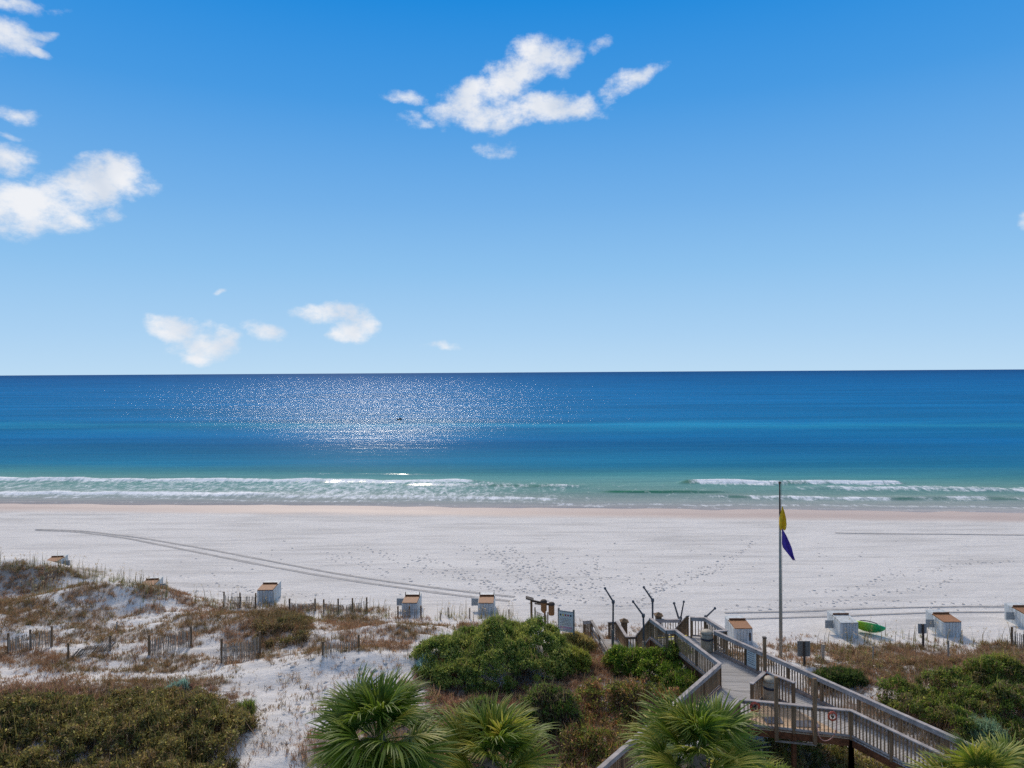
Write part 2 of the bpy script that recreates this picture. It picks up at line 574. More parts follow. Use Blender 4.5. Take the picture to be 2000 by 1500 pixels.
# ------------------------------------------------------------------ vegetation cover map (photo pixels of the ground)
# bare: open sand; patches: cx, cy, rx, ry, density
BARE = [[(470, 1310), (560, 1280), (760, 1270), (830, 1290), (800, 1330), (700, 1330), (640, 1400), (560, 1480), (480, 1560), (420, 1560), (455, 1440), (500, 1370)],
        [(1600, 1290), (1660, 1288), (1750, 1305), (1700, 1312), (1620, 1302)], [(1690, 1338), (1730, 1330), (1740, 1350), (1700, 1360)],
        [(0, 1318), (160, 1312), (330, 1316), (470, 1296), (520, 1290), (480, 1318), (330, 1330), (150, 1325), (0, 1332)],
        [(860, 1225), (900, 1215), (870, 1260), (830, 1280), (800, 1262)], [(1040, 1205), (1100, 1215), (1150, 1235), (1100, 1240)],
        [(850, 1360), (900, 1366), (960, 1385), (930, 1388)]]
PATCH = [(30, 1130, 75, 28, .9), (130, 1118, 90, 12, .8), (40, 1195, 90, 26, .8), (150, 1200, 60, 30, .55), (110, 1250, 60, 14, .6), (210, 1245, 80, 14, .7),
         (300, 1160, 60, 12, .7), (420, 1215, 90, 26, .65), (545, 1215, 60, 32, 1.0), (480, 1250, 60, 24, .8), (340, 1240, 50, 20, .7), (690, 1215, 60, 16, .8), (780, 1235, 60, 16, .7),
         (620, 1255, 60, 14, .55), (730, 1265, 70, 10, .7), (60, 1290, 110, 16, .8), (280, 1285, 80, 10, .5), (330, 1333, 130, 12, .9), (70, 1350, 90, 14, .8), (200, 1345, 120, 10, .8),
         (560, 1330, 45, 14, .9), (610, 1345, 30, 10, .9), (690, 1318, 50, 8, .9), (520, 1430, 30, 12, .9), (760, 1300, 40, 8, 1.0), (575, 1385, 35, 18, .45), (900, 1350, 60, 14, .7), (950, 1400, 110, 25, .9), (1070, 1345, 80, 18, .7), (1120, 1300, 60, 30, .8), (1130, 1390, 60, 30, .9),
         (1130, 1245, 40, 12, .9), (1160, 1260, 50, 16, 1.0), (1600, 1270, 60, 12, .7), (1690, 1275, 80, 14, .8), (1760, 1270, 60, 14, .8), (1830, 1300, 120, 22, .9), (1960, 1270, 60, 16, .9), (1930, 1300, 80, 18, .9),
         (1640, 1320, 70, 16, .9), (1740, 1330, 60, 12, .8), (800, 1210, 50, 6, .4), (610, 1188, 60, 6, .7), (700, 1192, 60, 6, .6), (470, 1186, 50, 6, .5), (1540, 1265, 30, 8, .4), (640, 1470, 60, 40, .8), (470, 1500, 60, 20, .6),
         (1560, 1480, 120, 50, .7), (1300, 1440, 150, 80, .9), (860, 1450, 200, 70, .9), (1000, 1370, 170, 35, .95), (880, 1320, 60, 30, .6), (1190, 1300, 60, 30, .9), (1050, 1450, 120, 60, .9)]
def cover(x, y, z):
    px, py = proj(x, y, z)
    d = inland(x, y)
    c = .74 * sstep(.385, .61, .55 * fbm(x / 2.4, y / 1.7, 51, 4) + .45 * fbm(x / .8, y / .55, 55, 3)) * sstep(-2.5, 1.0, d)
    for cx, cy, rx, ry, a in PATCH:
        q = ((px - cx) / rx) ** 2 + ((py - cy) / ry) ** 2
        c = np.maximum(c, a * sstep(1.5, .45, q + 1.5 * (fbm(x / .9, y / .7, 61, 3) - .5)))
    for b in BARE:
        c = np.where(in_poly(px, py, b), c * (.28 if b is BARE[0] else .4), c)
    c = c * np.clip(.55 + .9 * fbm(x / .55, y / .45, 71, 2) - .15, 0, 1.2)
    return np.where(y < 8, 0, c)

# ------------------------------------------------------------------ terrain mesh
def axis(segs):
    out = []
    for a, b, st in segs:
        out.append(np.arange(a, b, st))
    return np.concatenate(out + [[segs[-1][1]]])
def build_ground():
    xs = axis([(-420, -140, 20), (-140, -64, 2), (-64, -46, .6), (-46, 38, .24), (38, 64, .6), (64, 140, 2), (140, 420, 20)])
    ys = axis([(-30, 10, 4), (10, 24, .6), (24, 48, .18), (48, 64, .26), (64, 84, .6), (84, 100, .3), (100, 150, 2.5), (150, 400, 25)])
    X, Y = np.meshgrid(xs, ys)
    x, y = X.ravel(), Y.ravel()
    z = H(x, y)
    s = shore(x, y)
    nx, ny = len(xs), len(ys)
    i = (np.arange(ny - 1)[:, None] * nx + np.arange(nx - 1)[None, :]).ravel()
    F = np.stack([i, i + 1, i + nx + 1, i + nx], 1)
    cov = np.where((y > 12) & (y < 66), cover(np.where(y > 5, x, x), np.maximum(y, 5), z), 0)
    lit = sstep(.25, .85, cov)
    wet = sstep(-13, -9, s + 1.6 * (fbm(x / 8, y / 3, 81, 3) - .5))
    me = np_mesh('ground', np.stack([x, y, z], 1), F, sand_mat(), k=4, attrs={'litter': lit, 'wet': wet, 'dune': sstep(-2, 1, inland(x, y))}, smooth=True)
    o = link(bpy.data.objects.new('ground', me))
    tag(o, 'white sand beach rising into patchy dunes', None, kind='structure')
    return o
def sand_mat():
    m = bpy.data.materials.new('sand')
    m.use_nodes = True
    t = m.node_tree
    L = t.links.new
    N = t.nodes.new
    p = t.nodes['Principled BSDF']
    p.inputs['Specular IOR Level'].default_value = .2
    tc = N('ShaderNodeTexCoord')
    def noise(scale, st, det=5, rough=.6):
        mp = N('ShaderNodeMapping'); mp.inputs['Scale'].default_value = st
        L(tc.outputs['Object'], mp.inputs['Vector'])
        n = N('ShaderNodeTexNoise'); n.inputs['Scale'].default_value = scale; n.inputs['Detail'].default_value = det; n.inputs['Roughness'].default_value = rough
        L(mp.outputs[0], n.inputs['Vector'])
        return n.outputs['Fac']
    def ramp(src, stops):
        r = N('ShaderNodeValToRGB')
        while len(r.color_ramp.elements) < len(stops):
            r.color_ramp.elements.new(.5)
        for e, (po, c) in zip(r.color_ramp.elements, stops):
            e.position = po; e.color = (*c, 1) if isinstance(c, tuple) else (c, c, c, 1)
        L(src, r.inputs[0])
        return r.outputs[0]
    def mixc(fac, a, b, mode='MIX'):
        n = N('ShaderNodeMix'); n.data_type = 'RGBA'; n.blend_type = mode
        for sock, v in ((n.inputs[0], fac), (n.inputs[6], a), (n.inputs[7], b)):
            if isinstance(v, (int, float)): sock.default_value = v
            elif isinstance(v, tuple): sock.default_value = (*v, 1)
            else: L(v, sock)
        return n.outputs[2]
    def attr(nm):
        a = N('ShaderNodeAttribute'); a.attribute_name = nm
        return a.outputs['Fac']
    base = ramp(noise(.5, (.22, 1, 1), 8, .7), [(.3, (.65, .61, .565)), (.5, (.72, .675, .63)), (.72, (.76, .715, .66))])
    streak = ramp(noise(.9, (.1, 1, 1), 6, .65), [(.50, 0.0), (.64, .5)])
    base = mixc(streak, base, (.44, .41, .38))
    damp = ramp(noise(.16, (.35, 1, 1), 5, .62), [(.50, 0.0), (.66, .40)])
    base = mixc(damp, base, (.50, .47, .44))
    grain = ramp(noise(6, (1, 1, 1), 6, .7), [(.3, .86), (.6, 1.0)])
    base = mixc(1.0, base, grain, 'MULTIPLY')
    lit = mixc(noise(7, (1, 1, 1), 5), (.16, .11, .075), (.24, .19, .14))
    lf = N('ShaderNodeMath'); lf.operation = 'MULTIPLY'
    L(attr('litter'), lf.inputs[0]); lf.inputs[1].default_value = .9
    base = mixc(lf.outputs[0], base, lit)
    wetc = mixc(noise(1.2, (.2, 1, 1), 4), (.50, .37, .30), (.56, .44, .37))
    wet = attr('wet')
    base = mixc(wet, base, wetc)
    L(base, p.inputs['Base Color'])
    rr = N('ShaderNodeMapRange'); rr.inputs['To Min'].default_value = .95; rr.inputs['To Max'].default_value = .55
    L(wet, rr.inputs['Value']); L(rr.outputs[0], p.inputs['Roughness'])
    b1 = N('ShaderNodeBump'); b1.inputs['Strength'].default_value = .9; b1.inputs['Distance'].default_value = .12
    L(noise(1.8, (.5, 1, 1), 8, .72), b1.inputs['Height'])
    mm = N('ShaderNodeMath'); mm.operation = 'SUBTRACT'; mm.inputs[0].default_value = 1.0; L(wet, mm.inputs[1])
    mm2 = N('ShaderNodeMath'); mm2.operation = 'MULTIPLY'; mm2.inputs[1].default_value = .8; L(mm.outputs[0], mm2.inputs[0])
    L(mm2.outputs[0], b1.inputs['Strength'])
    L(b1.outputs[0], p.inputs['Normal'])
    return m
GROUND = build_ground()

# ------------------------------------------------------------------ sea
def sea_mat():
    m = bpy.data.materials.new('sea_water')
    m.use_nodes = True
    t = m.node_tree
    L = t.links.new
    N = t.nodes.new
    p = t.nodes['Principled BSDF']
    tc = N('ShaderNodeTexCoord')
    sep = N('ShaderNodeSeparateXYZ'); L(tc.outputs['Object'], sep.inputs[0])
    def math_(op, a, b=None, c=None, clamp=False):
        n = N('ShaderNodeMath'); n.operation = op; n.use_clamp = clamp
        for i, v in enumerate((a, b, c)):
            if v is None: continue
            if isinstance(v, (int, float)): n.inputs[i].default_value = v
            else: L(v, n.inputs[i])
        return n.outputs[0]
    def noise(scale, st, det=5, rough=.6, dist=0):
        mp = N('ShaderNodeMapping'); mp.inputs['Scale'].default_value = st
        L(tc.outputs['Object'], mp.inputs['Vector'])
        n = N('ShaderNodeTexNoise'); n.inputs['Scale'].default_value = scale; n.inputs['Detail'].default_value = det; n.inputs['Roughness'].default_value = rough; n.inputs['Distortion'].default_value = dist
        L(mp.outputs[0], n.inputs['Vector'])
        return n.outputs['Fac']
    def attr(nm):
        a = N('ShaderNodeAttribute'); a.attribute_name = nm
        return a.outputs['Fac']
    s = math_('ADD', math_('MULTIPLY_ADD', sep.outputs[0], .083, sep.outputs[1]), -95.0)
    wob = math_('MULTIPLY', math_('SUBTRACT', noise(.012, (1, 3, 1), 4), .5), math_('MINIMUM', math_('MULTIPLY', s, .5), 90))
    s2 = math_('ADD', s, wob)
    # log-like compression so near-shore stops have room:  u = s/(s+120)
    u = math_('DIVIDE', s2, math_('ADD', math_('MAXIMUM', s2, 0.0), 120.0), clamp=True)
    r = N('ShaderNodeValToRGB')
    stops = [(0, (165, 158, 156)), (6, (150, 158, 152)), (14, (112, 146, 138)), (22, (108, 152, 146)), (32, (74, 140, 146)), (44, (34, 120, 152)), (90, (16, 106, 156)), (128, (18, 114, 160)), (150, (34, 136, 174)), (172, (18, 114, 163)), (320, (18, 113, 166)), (700, (18, 110, 165)), (2500, (14, 96, 152)), (12000, (12, 80, 134))]
    while len(r.color_ramp.elements) < len(stops):
        r.color_ramp.elements.new(.5)
    for e, (d, c) in zip(r.color_ramp.elements, stops):
        e.position = d / (d + 120); e.color = (*srgb(*c), 1)
    L(u, r.inputs[0])
    wp = N('ShaderNodeMapRange'); wp.inputs['From Min'].default_value = .35; wp.inputs['From Max'].default_value = .65
    wp.inputs['To Min'].default_value = .80; wp.inputs['To Max'].default_value = 1.16
    L(noise(.02, (.22, 1.6, 1), 6, .6), wp.inputs['Value'])
    hv = N('ShaderNodeHueSaturation'); L(wp.outputs[0], hv.inputs['Value']); L(r.outputs[0], hv.inputs['Color'])
    # foam
    fo = attr('foam')
    fn = noise(1.5, (.8, .3, 1), 8, .8, .5)
    ff = N('ShaderNodeMapRange'); ff.interpolation_type = 'SMOOTHSTEP'
    ff.inputs['From Min'].default_value = .50; ff.inputs['From Max'].default_value = .72
    L(math_('ADD', math_('MULTIPLY', fo, .32), math_('MULTIPLY', fn, .80)), ff.inputs['Value'])
    foam = math_('MULTIPLY', ff.outputs[0], math_('MINIMUM', math_('MULTIPLY', fo, 6.0), 1.0))
    mix = N('ShaderNodeMix'); mix.data_type = 'RGBA'
    L(foam, mix.inputs[0]); L(r.outputs[0], mix.inputs[6]); mix.inputs[7].default_value = (.86, .87, .88, 1)
    gw = N('ShaderNodeMix'); gw.data_type = 'RGBA'
    L(attr('face'), gw.inputs[0]); L(hv.outputs[0], gw.inputs[6]); gw.inputs[7].default_value = (*srgb(34, 104, 70), 1)
    L(gw.outputs[2], mix.inputs[6])
    h = math_('ADD', math_('MULTIPLY', noise(.5, (.06, 1, 1), 5, .62), 1.25), math_('MULTIPLY', noise(.09, (.2, 1, 1), 2), 2.0))
    b = N('ShaderNodeBump'); b.inputs['Distance'].default_value = 1.0
    bs = N('ShaderNodeMapRange'); bs.inputs['From Min'].default_value = 15; bs.inputs['From Max'].default_value = 180
    bs.inputs['To Min'].default_value = .08; bs.inputs['To Max'].default_value = .72
    L(s, bs.inputs['Value']); L(bs.outputs[0], b.inputs['Strength'])
    L(h, b.inputs['Height'])
    dif = N('ShaderNodeBsdfDiffuse'); L(mix.outputs[2], dif.inputs['Color'])
    b2 = N('ShaderNodeBump'); b2.inputs['Distance'].default_value = .35
    L(h, b2.inputs['Height']); L(b2.outputs[0], dif.inputs['Normal'])
    gl = N('ShaderNodeBsdfGlossy'); gl.inputs['Roughness'].default_value = .185; L(b.outputs[0], gl.inputs['Normal'])
    fr = N('ShaderNodeFresnel'); fr.inputs['IOR'].default_value = 1.33; L(b.outputs[0], fr.inputs['Normal'])
    fac = math_('MULTIPLY', math_('MINIMUM', fr.outputs[0], .058), math_('SUBTRACT', 1.0, foam))
    ms = N('ShaderNodeMixShader'); L(fac, ms.inputs[0]); L(dif.outputs[0], ms.inputs[1]); L(gl.outputs[0], ms.inputs[2])
    t.nodes.remove(p)
    L(ms.outputs[0], t.nodes['Material Output'].inputs[0])
    return m
def build_sea():
    xs = axis([(-40000, -4000, 6000), (-4000, -400, 450), (-400, -150, 25), (-150, -92, 3), (-92, 92, .45), (92, 150, 3), (150, 400, 25), (400, 4000, 450), (4000, 40000, 6000)])
    ss = axis([(-4, 34, .32), (34, 60, 1.0), (60, 120, 4), (120, 400, 20), (400, 2000, 160), (2000, 8000, 1500), (8000, 60000, 8000)])
    X, S = np.meshgrid(xs, ss)
    x, s = X.ravel(), S.ravel()
    y = s + 95 - .083 * np.clip(x, -400, 400)
    z = np.full(len(x), WATER)
    foam = np.zeros(len(x)); face = np.zeros(len(x))
    pxa = 1000 + FPX * x / np.maximum(y, 1)   # picture column, only used to say where along the shore each breaker runs
    def ext(a, b, f=60):
        return sstep(a - f, a + f, pxa) * sstep(b + f, b - f, pxa)
    def wave(s0, amp, a, b, foamk, width=1.3, back=3.0, wob=3.0, seed=0, fr=1.0, facek=1.0, f=60):
        nonlocal z, foam, face
        c = s0 + wob * (fbm(x / 26, x * 0 + seed, seed, 3) - .5) * 2 + .8 * (vnoise(x / 3.1, x * 0, seed + 5) - .5)
        e = ext(a, b, f)
        d = s - c
        brk = sstep(.25, .6, fbm(x / 9, x * 0 + 3.3, seed + 9, 3) * fr) 
        prof = np.where(d < 0, np.exp(-(d / width) ** 2), np.exp(-(d / back) ** 2))
        z = z + amp * e * prof * (.6 + .6 * vnoise(x / 5, x * 0, seed + 3))
        foam = np.maximum(foam, e * brk * foamk * np.where(d < -.3, np.exp(-((d + .3) / (width * 1.6)) ** 2), np.exp(-((d + .3) / (back * .6)) ** 2)))
        face = np.maximum(face, facek * e * (1 - brk * .8) * np.exp(-((d + width * .7) / (width * .6)) ** 2))
    wave(21.5, .40, -400, 960, .95, 1.2, 2.0, 1.4, 1, 1.45, .3, 40)
    wave(19, .34, 780, 1130, .7, 1.1, 2.0, 1.5, 2, 1.0, 1.0, 30)
    wave(23.0, .55, 1330, 1760, 1.0, 1.1, 1.6, .8, 3, 1.35, 1.0, 14)
    wave(18.5, .3, 1560, 2500, .7, 1.4, 3.6, 2.0, 4, 1.6, .2, 50)
    wave(8.5, .26, -400, 560, .95, 1.2, 2.4, 1.6, 5, 1.6, .1, 90)
    wave(7, .14, 420, 1100, .75, 1.2, 2.2, 1.5, 6, 1.4, .1, 60)
    wave(9.0, .28, 1380, 2500, .8, 1.0, 1.8, 1.6, 7, 1.35, .7, 60)
    wave(14, .25, 1180, 1420, .2, 1.0, 2.0, 1.2, 8, .7, 1.0, 20)
    wave(31, .15, 560, 860, .3, .8, 1.5, .8, 9, .8, .1, 40)
    # churned white water between the breakers, on the left and middle
    ch = sstep(3, 7, s) * sstep(26, 20, s) * (.26 * sstep(1250, 850, pxa) + .20 + .10 * sstep(400, 620, pxa) * sstep(1000, 800, pxa))
    foam = np.maximum(foam, ch)
    edge = np.exp(-((s - 4.2 - 2.2 * (fbm(x / 11, x * 0, 77, 3) - .5) * 2) / 1.0) ** 2) * .5 + np.exp(-((s - 1.2 - 1.6 * (fbm(x / 7, x * 0, 87, 3) - .5) * 2) / .45) ** 2) * .38
    foam = np.maximum(foam, edge)
    z = z + .10 * (fbm(x / 2.2, s / 1.6, 91, 3) - .5) * sstep(2, 9, s) * sstep(60, 34, s)
    nx, ny = len(xs), len(ss)
    i = (np.arange(ny - 1)[:, None] * nx + np.arange(nx - 1)[None, :]).ravel()
    F = np.stack([i, i + 1, i + nx + 1, i + nx], 1)
    me = np_mesh('sea', np.stack([x, y, z], 1), F, sea_mat(), k=4, attrs={'foam': foam, 'face': face}, smooth=True)
    o = link(bpy.data.objects.new('sea', me))
    tag(o, 'blue green sea with white breakers along the shore', None, kind='structure')
build_sea()

# ------------------------------------------------------------------ ruts and footprints on the beach
M_RUT = mat('rut_shade_sand', (.46, .43, .40), .95, .12, 3, .02, 8, spec=.1)  # packed sand, its darker colour carrying the shade of the ruts
M_FOOT = mat('footprint_shade_sand', (.60, .57, .54), .95, .12, 3, spec=.1)  # trodden sand, darkened so the colour stands in for shade in the dents
def rut(pts, w):
    P = []
    for (px, py) in pts:
        g = ground(px, py); P.append((g[0], g[1]))
    # resample
    out = []
    for a, b in zip(P[:-1], P[1:]):
        n = max(2, int(math.hypot(b[0] - a[0], b[1] - a[1]) / .5))
        out += [(a[0] + (b[0] - a[0]) * k / n, a[1] + (b[1] - a[1]) * k / n) for k in range(n)]
    out.append(P[-1])
    A = np.array(out)
    k = np.ones(9) / 9
    if len(A) > 20:
        B = np.stack([np.convolve(np.pad(A[:, j], 4, 'edge'), k, 'valid') for j in (0, 1)], 1)
    else:
        B = A
    T = np.gradient(B, axis=0); T = T / np.linalg.norm(T, axis=1, keepdims=True)
    Nn = np.stack([-T[:, 1], T[:, 0]], 1)
    prof = [(-.5, -.01), (-.38, .05), (-.22, .02), (.22, .02), (.38, .055), (.5, -.01)]
    V = []
    wv = w * (.75 + .5 * vnoise(np.arange(len(B)) * .35, np.zeros(len(B)), 5))
    for f, h in prof:
        q = B + Nn * (f * wv)[:, None]
        hh = H(q[:, 0], q[:, 1]) + h * .8
        V.append(np.concatenate([q, hh[:, None]], 1))
    n, m = len(B), len(prof)
    V = np.stack(V, 1).reshape(-1, 3)
    i = (np.arange(n - 1)[:, None] * m + np.arange(m - 1)[None, :]).ravel()
    F = np.stack([i, i + m, i + m + 1, i + 1], 1)
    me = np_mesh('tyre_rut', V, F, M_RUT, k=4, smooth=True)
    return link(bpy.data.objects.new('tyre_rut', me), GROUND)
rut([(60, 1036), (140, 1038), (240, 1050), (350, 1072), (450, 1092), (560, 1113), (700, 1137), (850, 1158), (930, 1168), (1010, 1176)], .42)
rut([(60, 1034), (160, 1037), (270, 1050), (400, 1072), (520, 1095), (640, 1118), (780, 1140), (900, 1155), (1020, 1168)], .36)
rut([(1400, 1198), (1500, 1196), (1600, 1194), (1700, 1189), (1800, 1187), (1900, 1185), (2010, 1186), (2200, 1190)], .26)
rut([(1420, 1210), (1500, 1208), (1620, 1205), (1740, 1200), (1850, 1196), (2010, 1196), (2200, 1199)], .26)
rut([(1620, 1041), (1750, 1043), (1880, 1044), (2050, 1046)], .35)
def footprints():
    pts = []
    def trail(a, b, step=.5, jit=.12, lat=.16, drop=.12):
        p, q = ground(*a), ground(*b)
        n = max(2, int(math.hypot(q[0] - p[0], q[1] - p[1]) / step))
        dx, dy = q[0] - p[0], q[1] - p[1]; l = math.hypot(dx, dy)
        for k in range(n):
            if rnd.random() < drop: continue
            t = k / n
            o = (lat if k % 2 else -lat)
            wob = .5 * math.sin(t * 7 + a[0])
            pts.append((p[0] + dx * t - dy / l * (o + wob) + rnd.gauss(0, jit), p[1] + dy * t + dx / l * (o + wob) + rnd.gauss(0, jit)))
    for a, b in 2 * [((830, 1085), (960, 1140)), ((960, 1138), (1040, 1165)), ((925, 1060), (1085, 1150)), ((960, 1075), (1060, 1160)), ((1000, 1070), (1095, 1170)), ((1150, 1095), (1172, 1185)), ((1390, 1105), (1215, 1195)),
                 ((1480, 1060), (1300, 1150)), ((1300, 1120), (1240, 1190)), ((720, 1070), (860, 1115)), ((1560, 1181), (1990, 1180)), ((1620, 1178), (1880, 1130)), ((1430, 1190), (1560, 1175)), ((400, 1145), (640, 1168)), ((1600, 1160), (1800, 1120)),
                 ((1800, 1110), (1990, 1085)), ((640, 1080), (760, 1120)), ((1050, 1090), (1130, 1180)), ((880, 1110), (1000, 1160))]:
        trail((a[0] + rnd.gauss(0, 10), a[1] + rnd.gauss(0, 4)), (b[0] + rnd.gauss(0, 10), b[1] + rnd.gauss(0, 4)))
    for _ in range(260):
        px, py = rnd.gauss(1080, 130), rnd.gauss(1130, 28)
        if 1040 < py < 1185:
            g = ground(px, py); pts.append((g[0], g[1]))
    for _ in range(120):
        g = ground(rnd.uniform(300, 1950), rnd.uniform(1050, 1175)); pts.append((g[0], g[1]))
    for _ in range(110):     # on the bare dune face
        g = ground(rnd.uniform(470, 760), rnd.uniform(1285, 1460)); pts.append((g[0], g[1]))
    A = np.array(pts); n = len(A)
    ang = rng.uniform(0, 6.28, n)
    K = 7
    V, F = [], []
    z0 = H(A[:, 0], A[:, 1])
    sz = rng.uniform(.3, .85, n)
    t = np.arange(K) / K * 2 * math.pi
    for r, hgt in ((.2, -.02), (.135, .055), (.07, .012)):
        ex = r * 1.25 * np.cos(t)[None, :] * sz[:, None]; ey = r * np.sin(t)[None, :] * sz[:, None] * .75
        ex = ex * rng.uniform(.8, 1.2, (n, K))
        xx = A[:, :1] + ex * np.cos(ang)[:, None] - ey * np.sin(ang)[:, None]
        yy = A[:, 1:] + ex * np.sin(ang)[:, None] + ey * np.cos(ang)[:, None]
        V.append(np.stack([xx, yy, z0[:, None] + hgt * sz[:, None] * rng.uniform(.5, 1.4, (n, K))], 2))
    V = np.stack(V, 1).reshape(-1, 3)     # n,3,K
    Fs = []
    for rr_ in range(2):
        for k in range(K):
            a = rr_ * K + k; b = rr_ * K + (k + 1) % K
            Fs.append([a, b, b + K, a + K])
    Fs = np.array(Fs)
    F = (np.arange(n)[:, None, None] * 3 * K + Fs[None]).reshape(-1, 4)
    me = np_mesh('footprints', V, F, M_FOOT, k=4, smooth=True)
    o = link(bpy.data.objects.new('footprints', me))
    tag(o, 'scattered footprints and kicked up sand across the beach', 'footprints', kind='stuff')
footprints()

# ------------------------------------------------------------------ boardwalk
DZ, DL = 2.5, .7            # upper and lower deck level
RAIL = 1.1
ME_BAL = MB().box((0, 0, 0), (.042, .042, .90)).mesh('baluster', M_BAL)
ME_BAL2 = MB().box((0, 0, 0), (.042, .042, .90)).mesh('baluster', M_GREYW)
ME_POST = MB().box((0, 0, 0), (.1, .1, 1.16)).mesh('post', M_POST)
def capz(px, py, deck=DZ):
    p = at_z(px, py, deck + RAIL)
    return (p[0], p[1], deck)
_seg = [0]
def railing(parent, pts, name='railing', spacing=.15, bal=True, stuff=False, toe=True, side=0, posts_from=0, board=True, skip=None):
    """pts: deck-level points; cap board, face board, bottom rail as one mesh; balusters, posts and toe boards under it"""
    P = [Vector(p) for p in pts]
    mb, tb, bars, posts = MB(), MB(), [], []
    for i in range(len(P) - 1):
        a, b = P[i], P[i + 1]
        d = b - a
        L = d.length
        hd = Vector((d.x, d.y, 0)).normalized()
        nrm = Vector((-hd.y, hd.x, 0))
        if side < 0:
            nrm = -nrm
        _seg[0] += 1
        dz = (_seg[0] % 4) * .003
        e = hd * .05
        up = Vector((0, 0, 1))
        mb.beam(a - e + up * (RAIL + dz), b + e + up * (RAIL + dz), .17, .042)
        if board:
            mb.beam(a + up * (RAIL - .10 + dz) - nrm * .048, b + up * (RAIL - .10 + dz) - nrm * .048, .036, .15)
        mb.beam(a + up * (.11 + dz), b + up * (.11 + dz), .04, .085)
        if toe:
            tb.beam(a + up * (.062 + dz) - nrm * .07, b + up * (.062 + dz) - nrm * .07, .045, .11)
        n = max(1, int(L / spacing))
        rz = math.atan2(d.y, d.x)
        for k in range(n):
            t = (k + .5) / n
            if skip and skip[0] < t < skip[1]:
                continue
            bars.append((a + d * t + up * (.15 + .45), rz))
        m = max(1, round(L / 1.9))
        for k in range(0 if i == 0 else 1, m + 1):
            posts.append((a + d * (k / m) + up * (.5), rz))
    r = mb.obj(name, M_CAP, parent)
    if toe:
        tb.obj('toe_board', M_TOE, r)
    if bal:
        if stuff:
            sb = MB()
            for c, rz in bars:
                sb.box(c, (.042, .042, .9), rz)
            o = sb.obj('balusters', M_BAL, r)
            o['kind'] = 'stuff'
        else:
            for c, rz in bars:
                inst('baluster', ME_BAL, r, c + Vector((rnd.gauss(0, .002), rnd.gauss(0, .002), 0)), (rnd.gauss(0, .008), 0, rz + rnd.gauss(0, .05)))
    for c, rz in posts:
        inst('post', ME_POST, r, c, (0, 0, rz))
    return r
def clip_half(poly, n, c, keep):
    out = []
    for i in range(len(poly)):
        p, q = poly[i], poly[(i + 1) % len(poly)]
        dp, dq = (p[0] * n[0] + p[1] * n[1] - c) * keep, (q[0] * n[0] + q[1] * n[1] - c) * keep
        if dp >= 0:
            out.append(p)
        if dp * dq < 0:
            t = dp / (dp - dq)
            out.append((p[0] + (q[0] - p[0]) * t, p[1] + (q[1] - p[1]) * t))
    return out
def planks(parent, poly, ang, m, z, w=.142, gap=.012, name='plank'):
    """boards of width w lying along direction ang, cut to a convex outline"""
    n = (-math.sin(ang), math.cos(ang))
    cs = [p[0] * n[0] + p[1] * n[1] for p in poly]
    c = min(cs)
    while c < max(cs):
        q = clip_half(clip_half([p[:2] for p in poly], n, c, 1), n, c + w - gap, -1)
        c += w
        if len(q) < 3:
            continue
        zz = z + rnd.uniform(-.004, .004)
        a = sum(q[i][0] * q[(i + 1) % len(q)][1] - q[(i + 1) % len(q)][0] * q[i][1] for i in range(len(q)))
        if abs(a) < .012:
            continue
        if a < 0:
            q = q[::-1]
        cx, cy = sum(p[0] for p in q) / len(q), sum(p[1] for p in q) / len(q)
        loc = Vector((cx, cy, zz))
        k = len(q)
        mb = MB()
        ca, sa = math.cos(-ang), math.sin(-ang)
        ql = [((p[0] - cx) * ca - (p[1] - cy) * sa, (p[0] - cx) * sa + (p[1] - cy) * ca) for p in q]
        mb.v = [(x, y, 0) for x, y in ql] + [(x, y, -.036) for x, y in ql]
        mb.f = [tuple(range(k)), tuple(range(2 * k - 1, k - 1, -1))] + [(i, i + k, (i + 1) % k + k, (i + 1) % k) for i in range(k)]
        mb.obj(name, m, parent, loc, ang)
def rim(parent, pts, z, h=.26, w=.05, name='rim_beam'):
    mb = MB()
    for i, (a, b) in enumerate(zip(pts[:-1], pts[1:])):
        mb.beam((a[0], a[1], z - .04 - h / 2 - .003 * (i % 2)), (b[0], b[1], z - .04 - h / 2 - .003 * (i % 2)), w, h)
    return mb.obj(name, M_BEAM, parent)
def supports(parent, pts, z, n=3, m=M_BEAM):
    for a, b in zip(pts[:-1], pts[1:]):
        k = max(1, round(math.hypot(b[0] - a[0], b[1] - a[1]) / 2.4))
        for i in range(k + 1):
            x, y = a[0] + (b[0] - a[0]) * i / k, a[1] + (b[1] - a[1]) * i / k
            g = Hs(x, y) - .3
            if z - .05 - g > .2:
                MB().box((0, 0, (z - .05 - g) / 2), (.16, .16, z - .05 - g)).obj('support_post', m, parent, (x, y, g))

bw = thing('boardwalk', 'weathered grey timber boardwalk with forked arms and baluster railings through the dunes', 'boardwalk', (0, 0, 0))
pF, pG = capz(1320, 1231), capz(1406, 1296)
pR0, pR1 = capz(1397, 1233), capz(1941, 1475)
pL1 = capz(1176, 1497)
pN0, pN1, pN2 = capz(1442, 1366), capz(1662, 1388), capz(1837, 1472)
pV, pVl, pVr = capz(1495, 1312), capz(1468, 1335), capz(1550, 1333)
def along(a, b, t):
    return tuple(a[i] + (b[i] - a[i]) * t for i in range(3))
def on_line_y(a, b, y):
    t = (y - a[1]) / (b[1] - a[1])
    return along(a, b, t)
pR2 = on_line_y(pR0, pR1, 21.5)
pL2 = on_line_y(pG, pL1, 21.0)
dl = Vector((pL1[0] - pG[0], pL1[1] - pG[1], 0)).normalized()
pNl = tuple(Vector(pN0) + dl * 9.5)
pN3 = on_line_y(pN1, pN2, 20.5)
pE, pD = capz(1302, 1231), capz(1271, 1208)
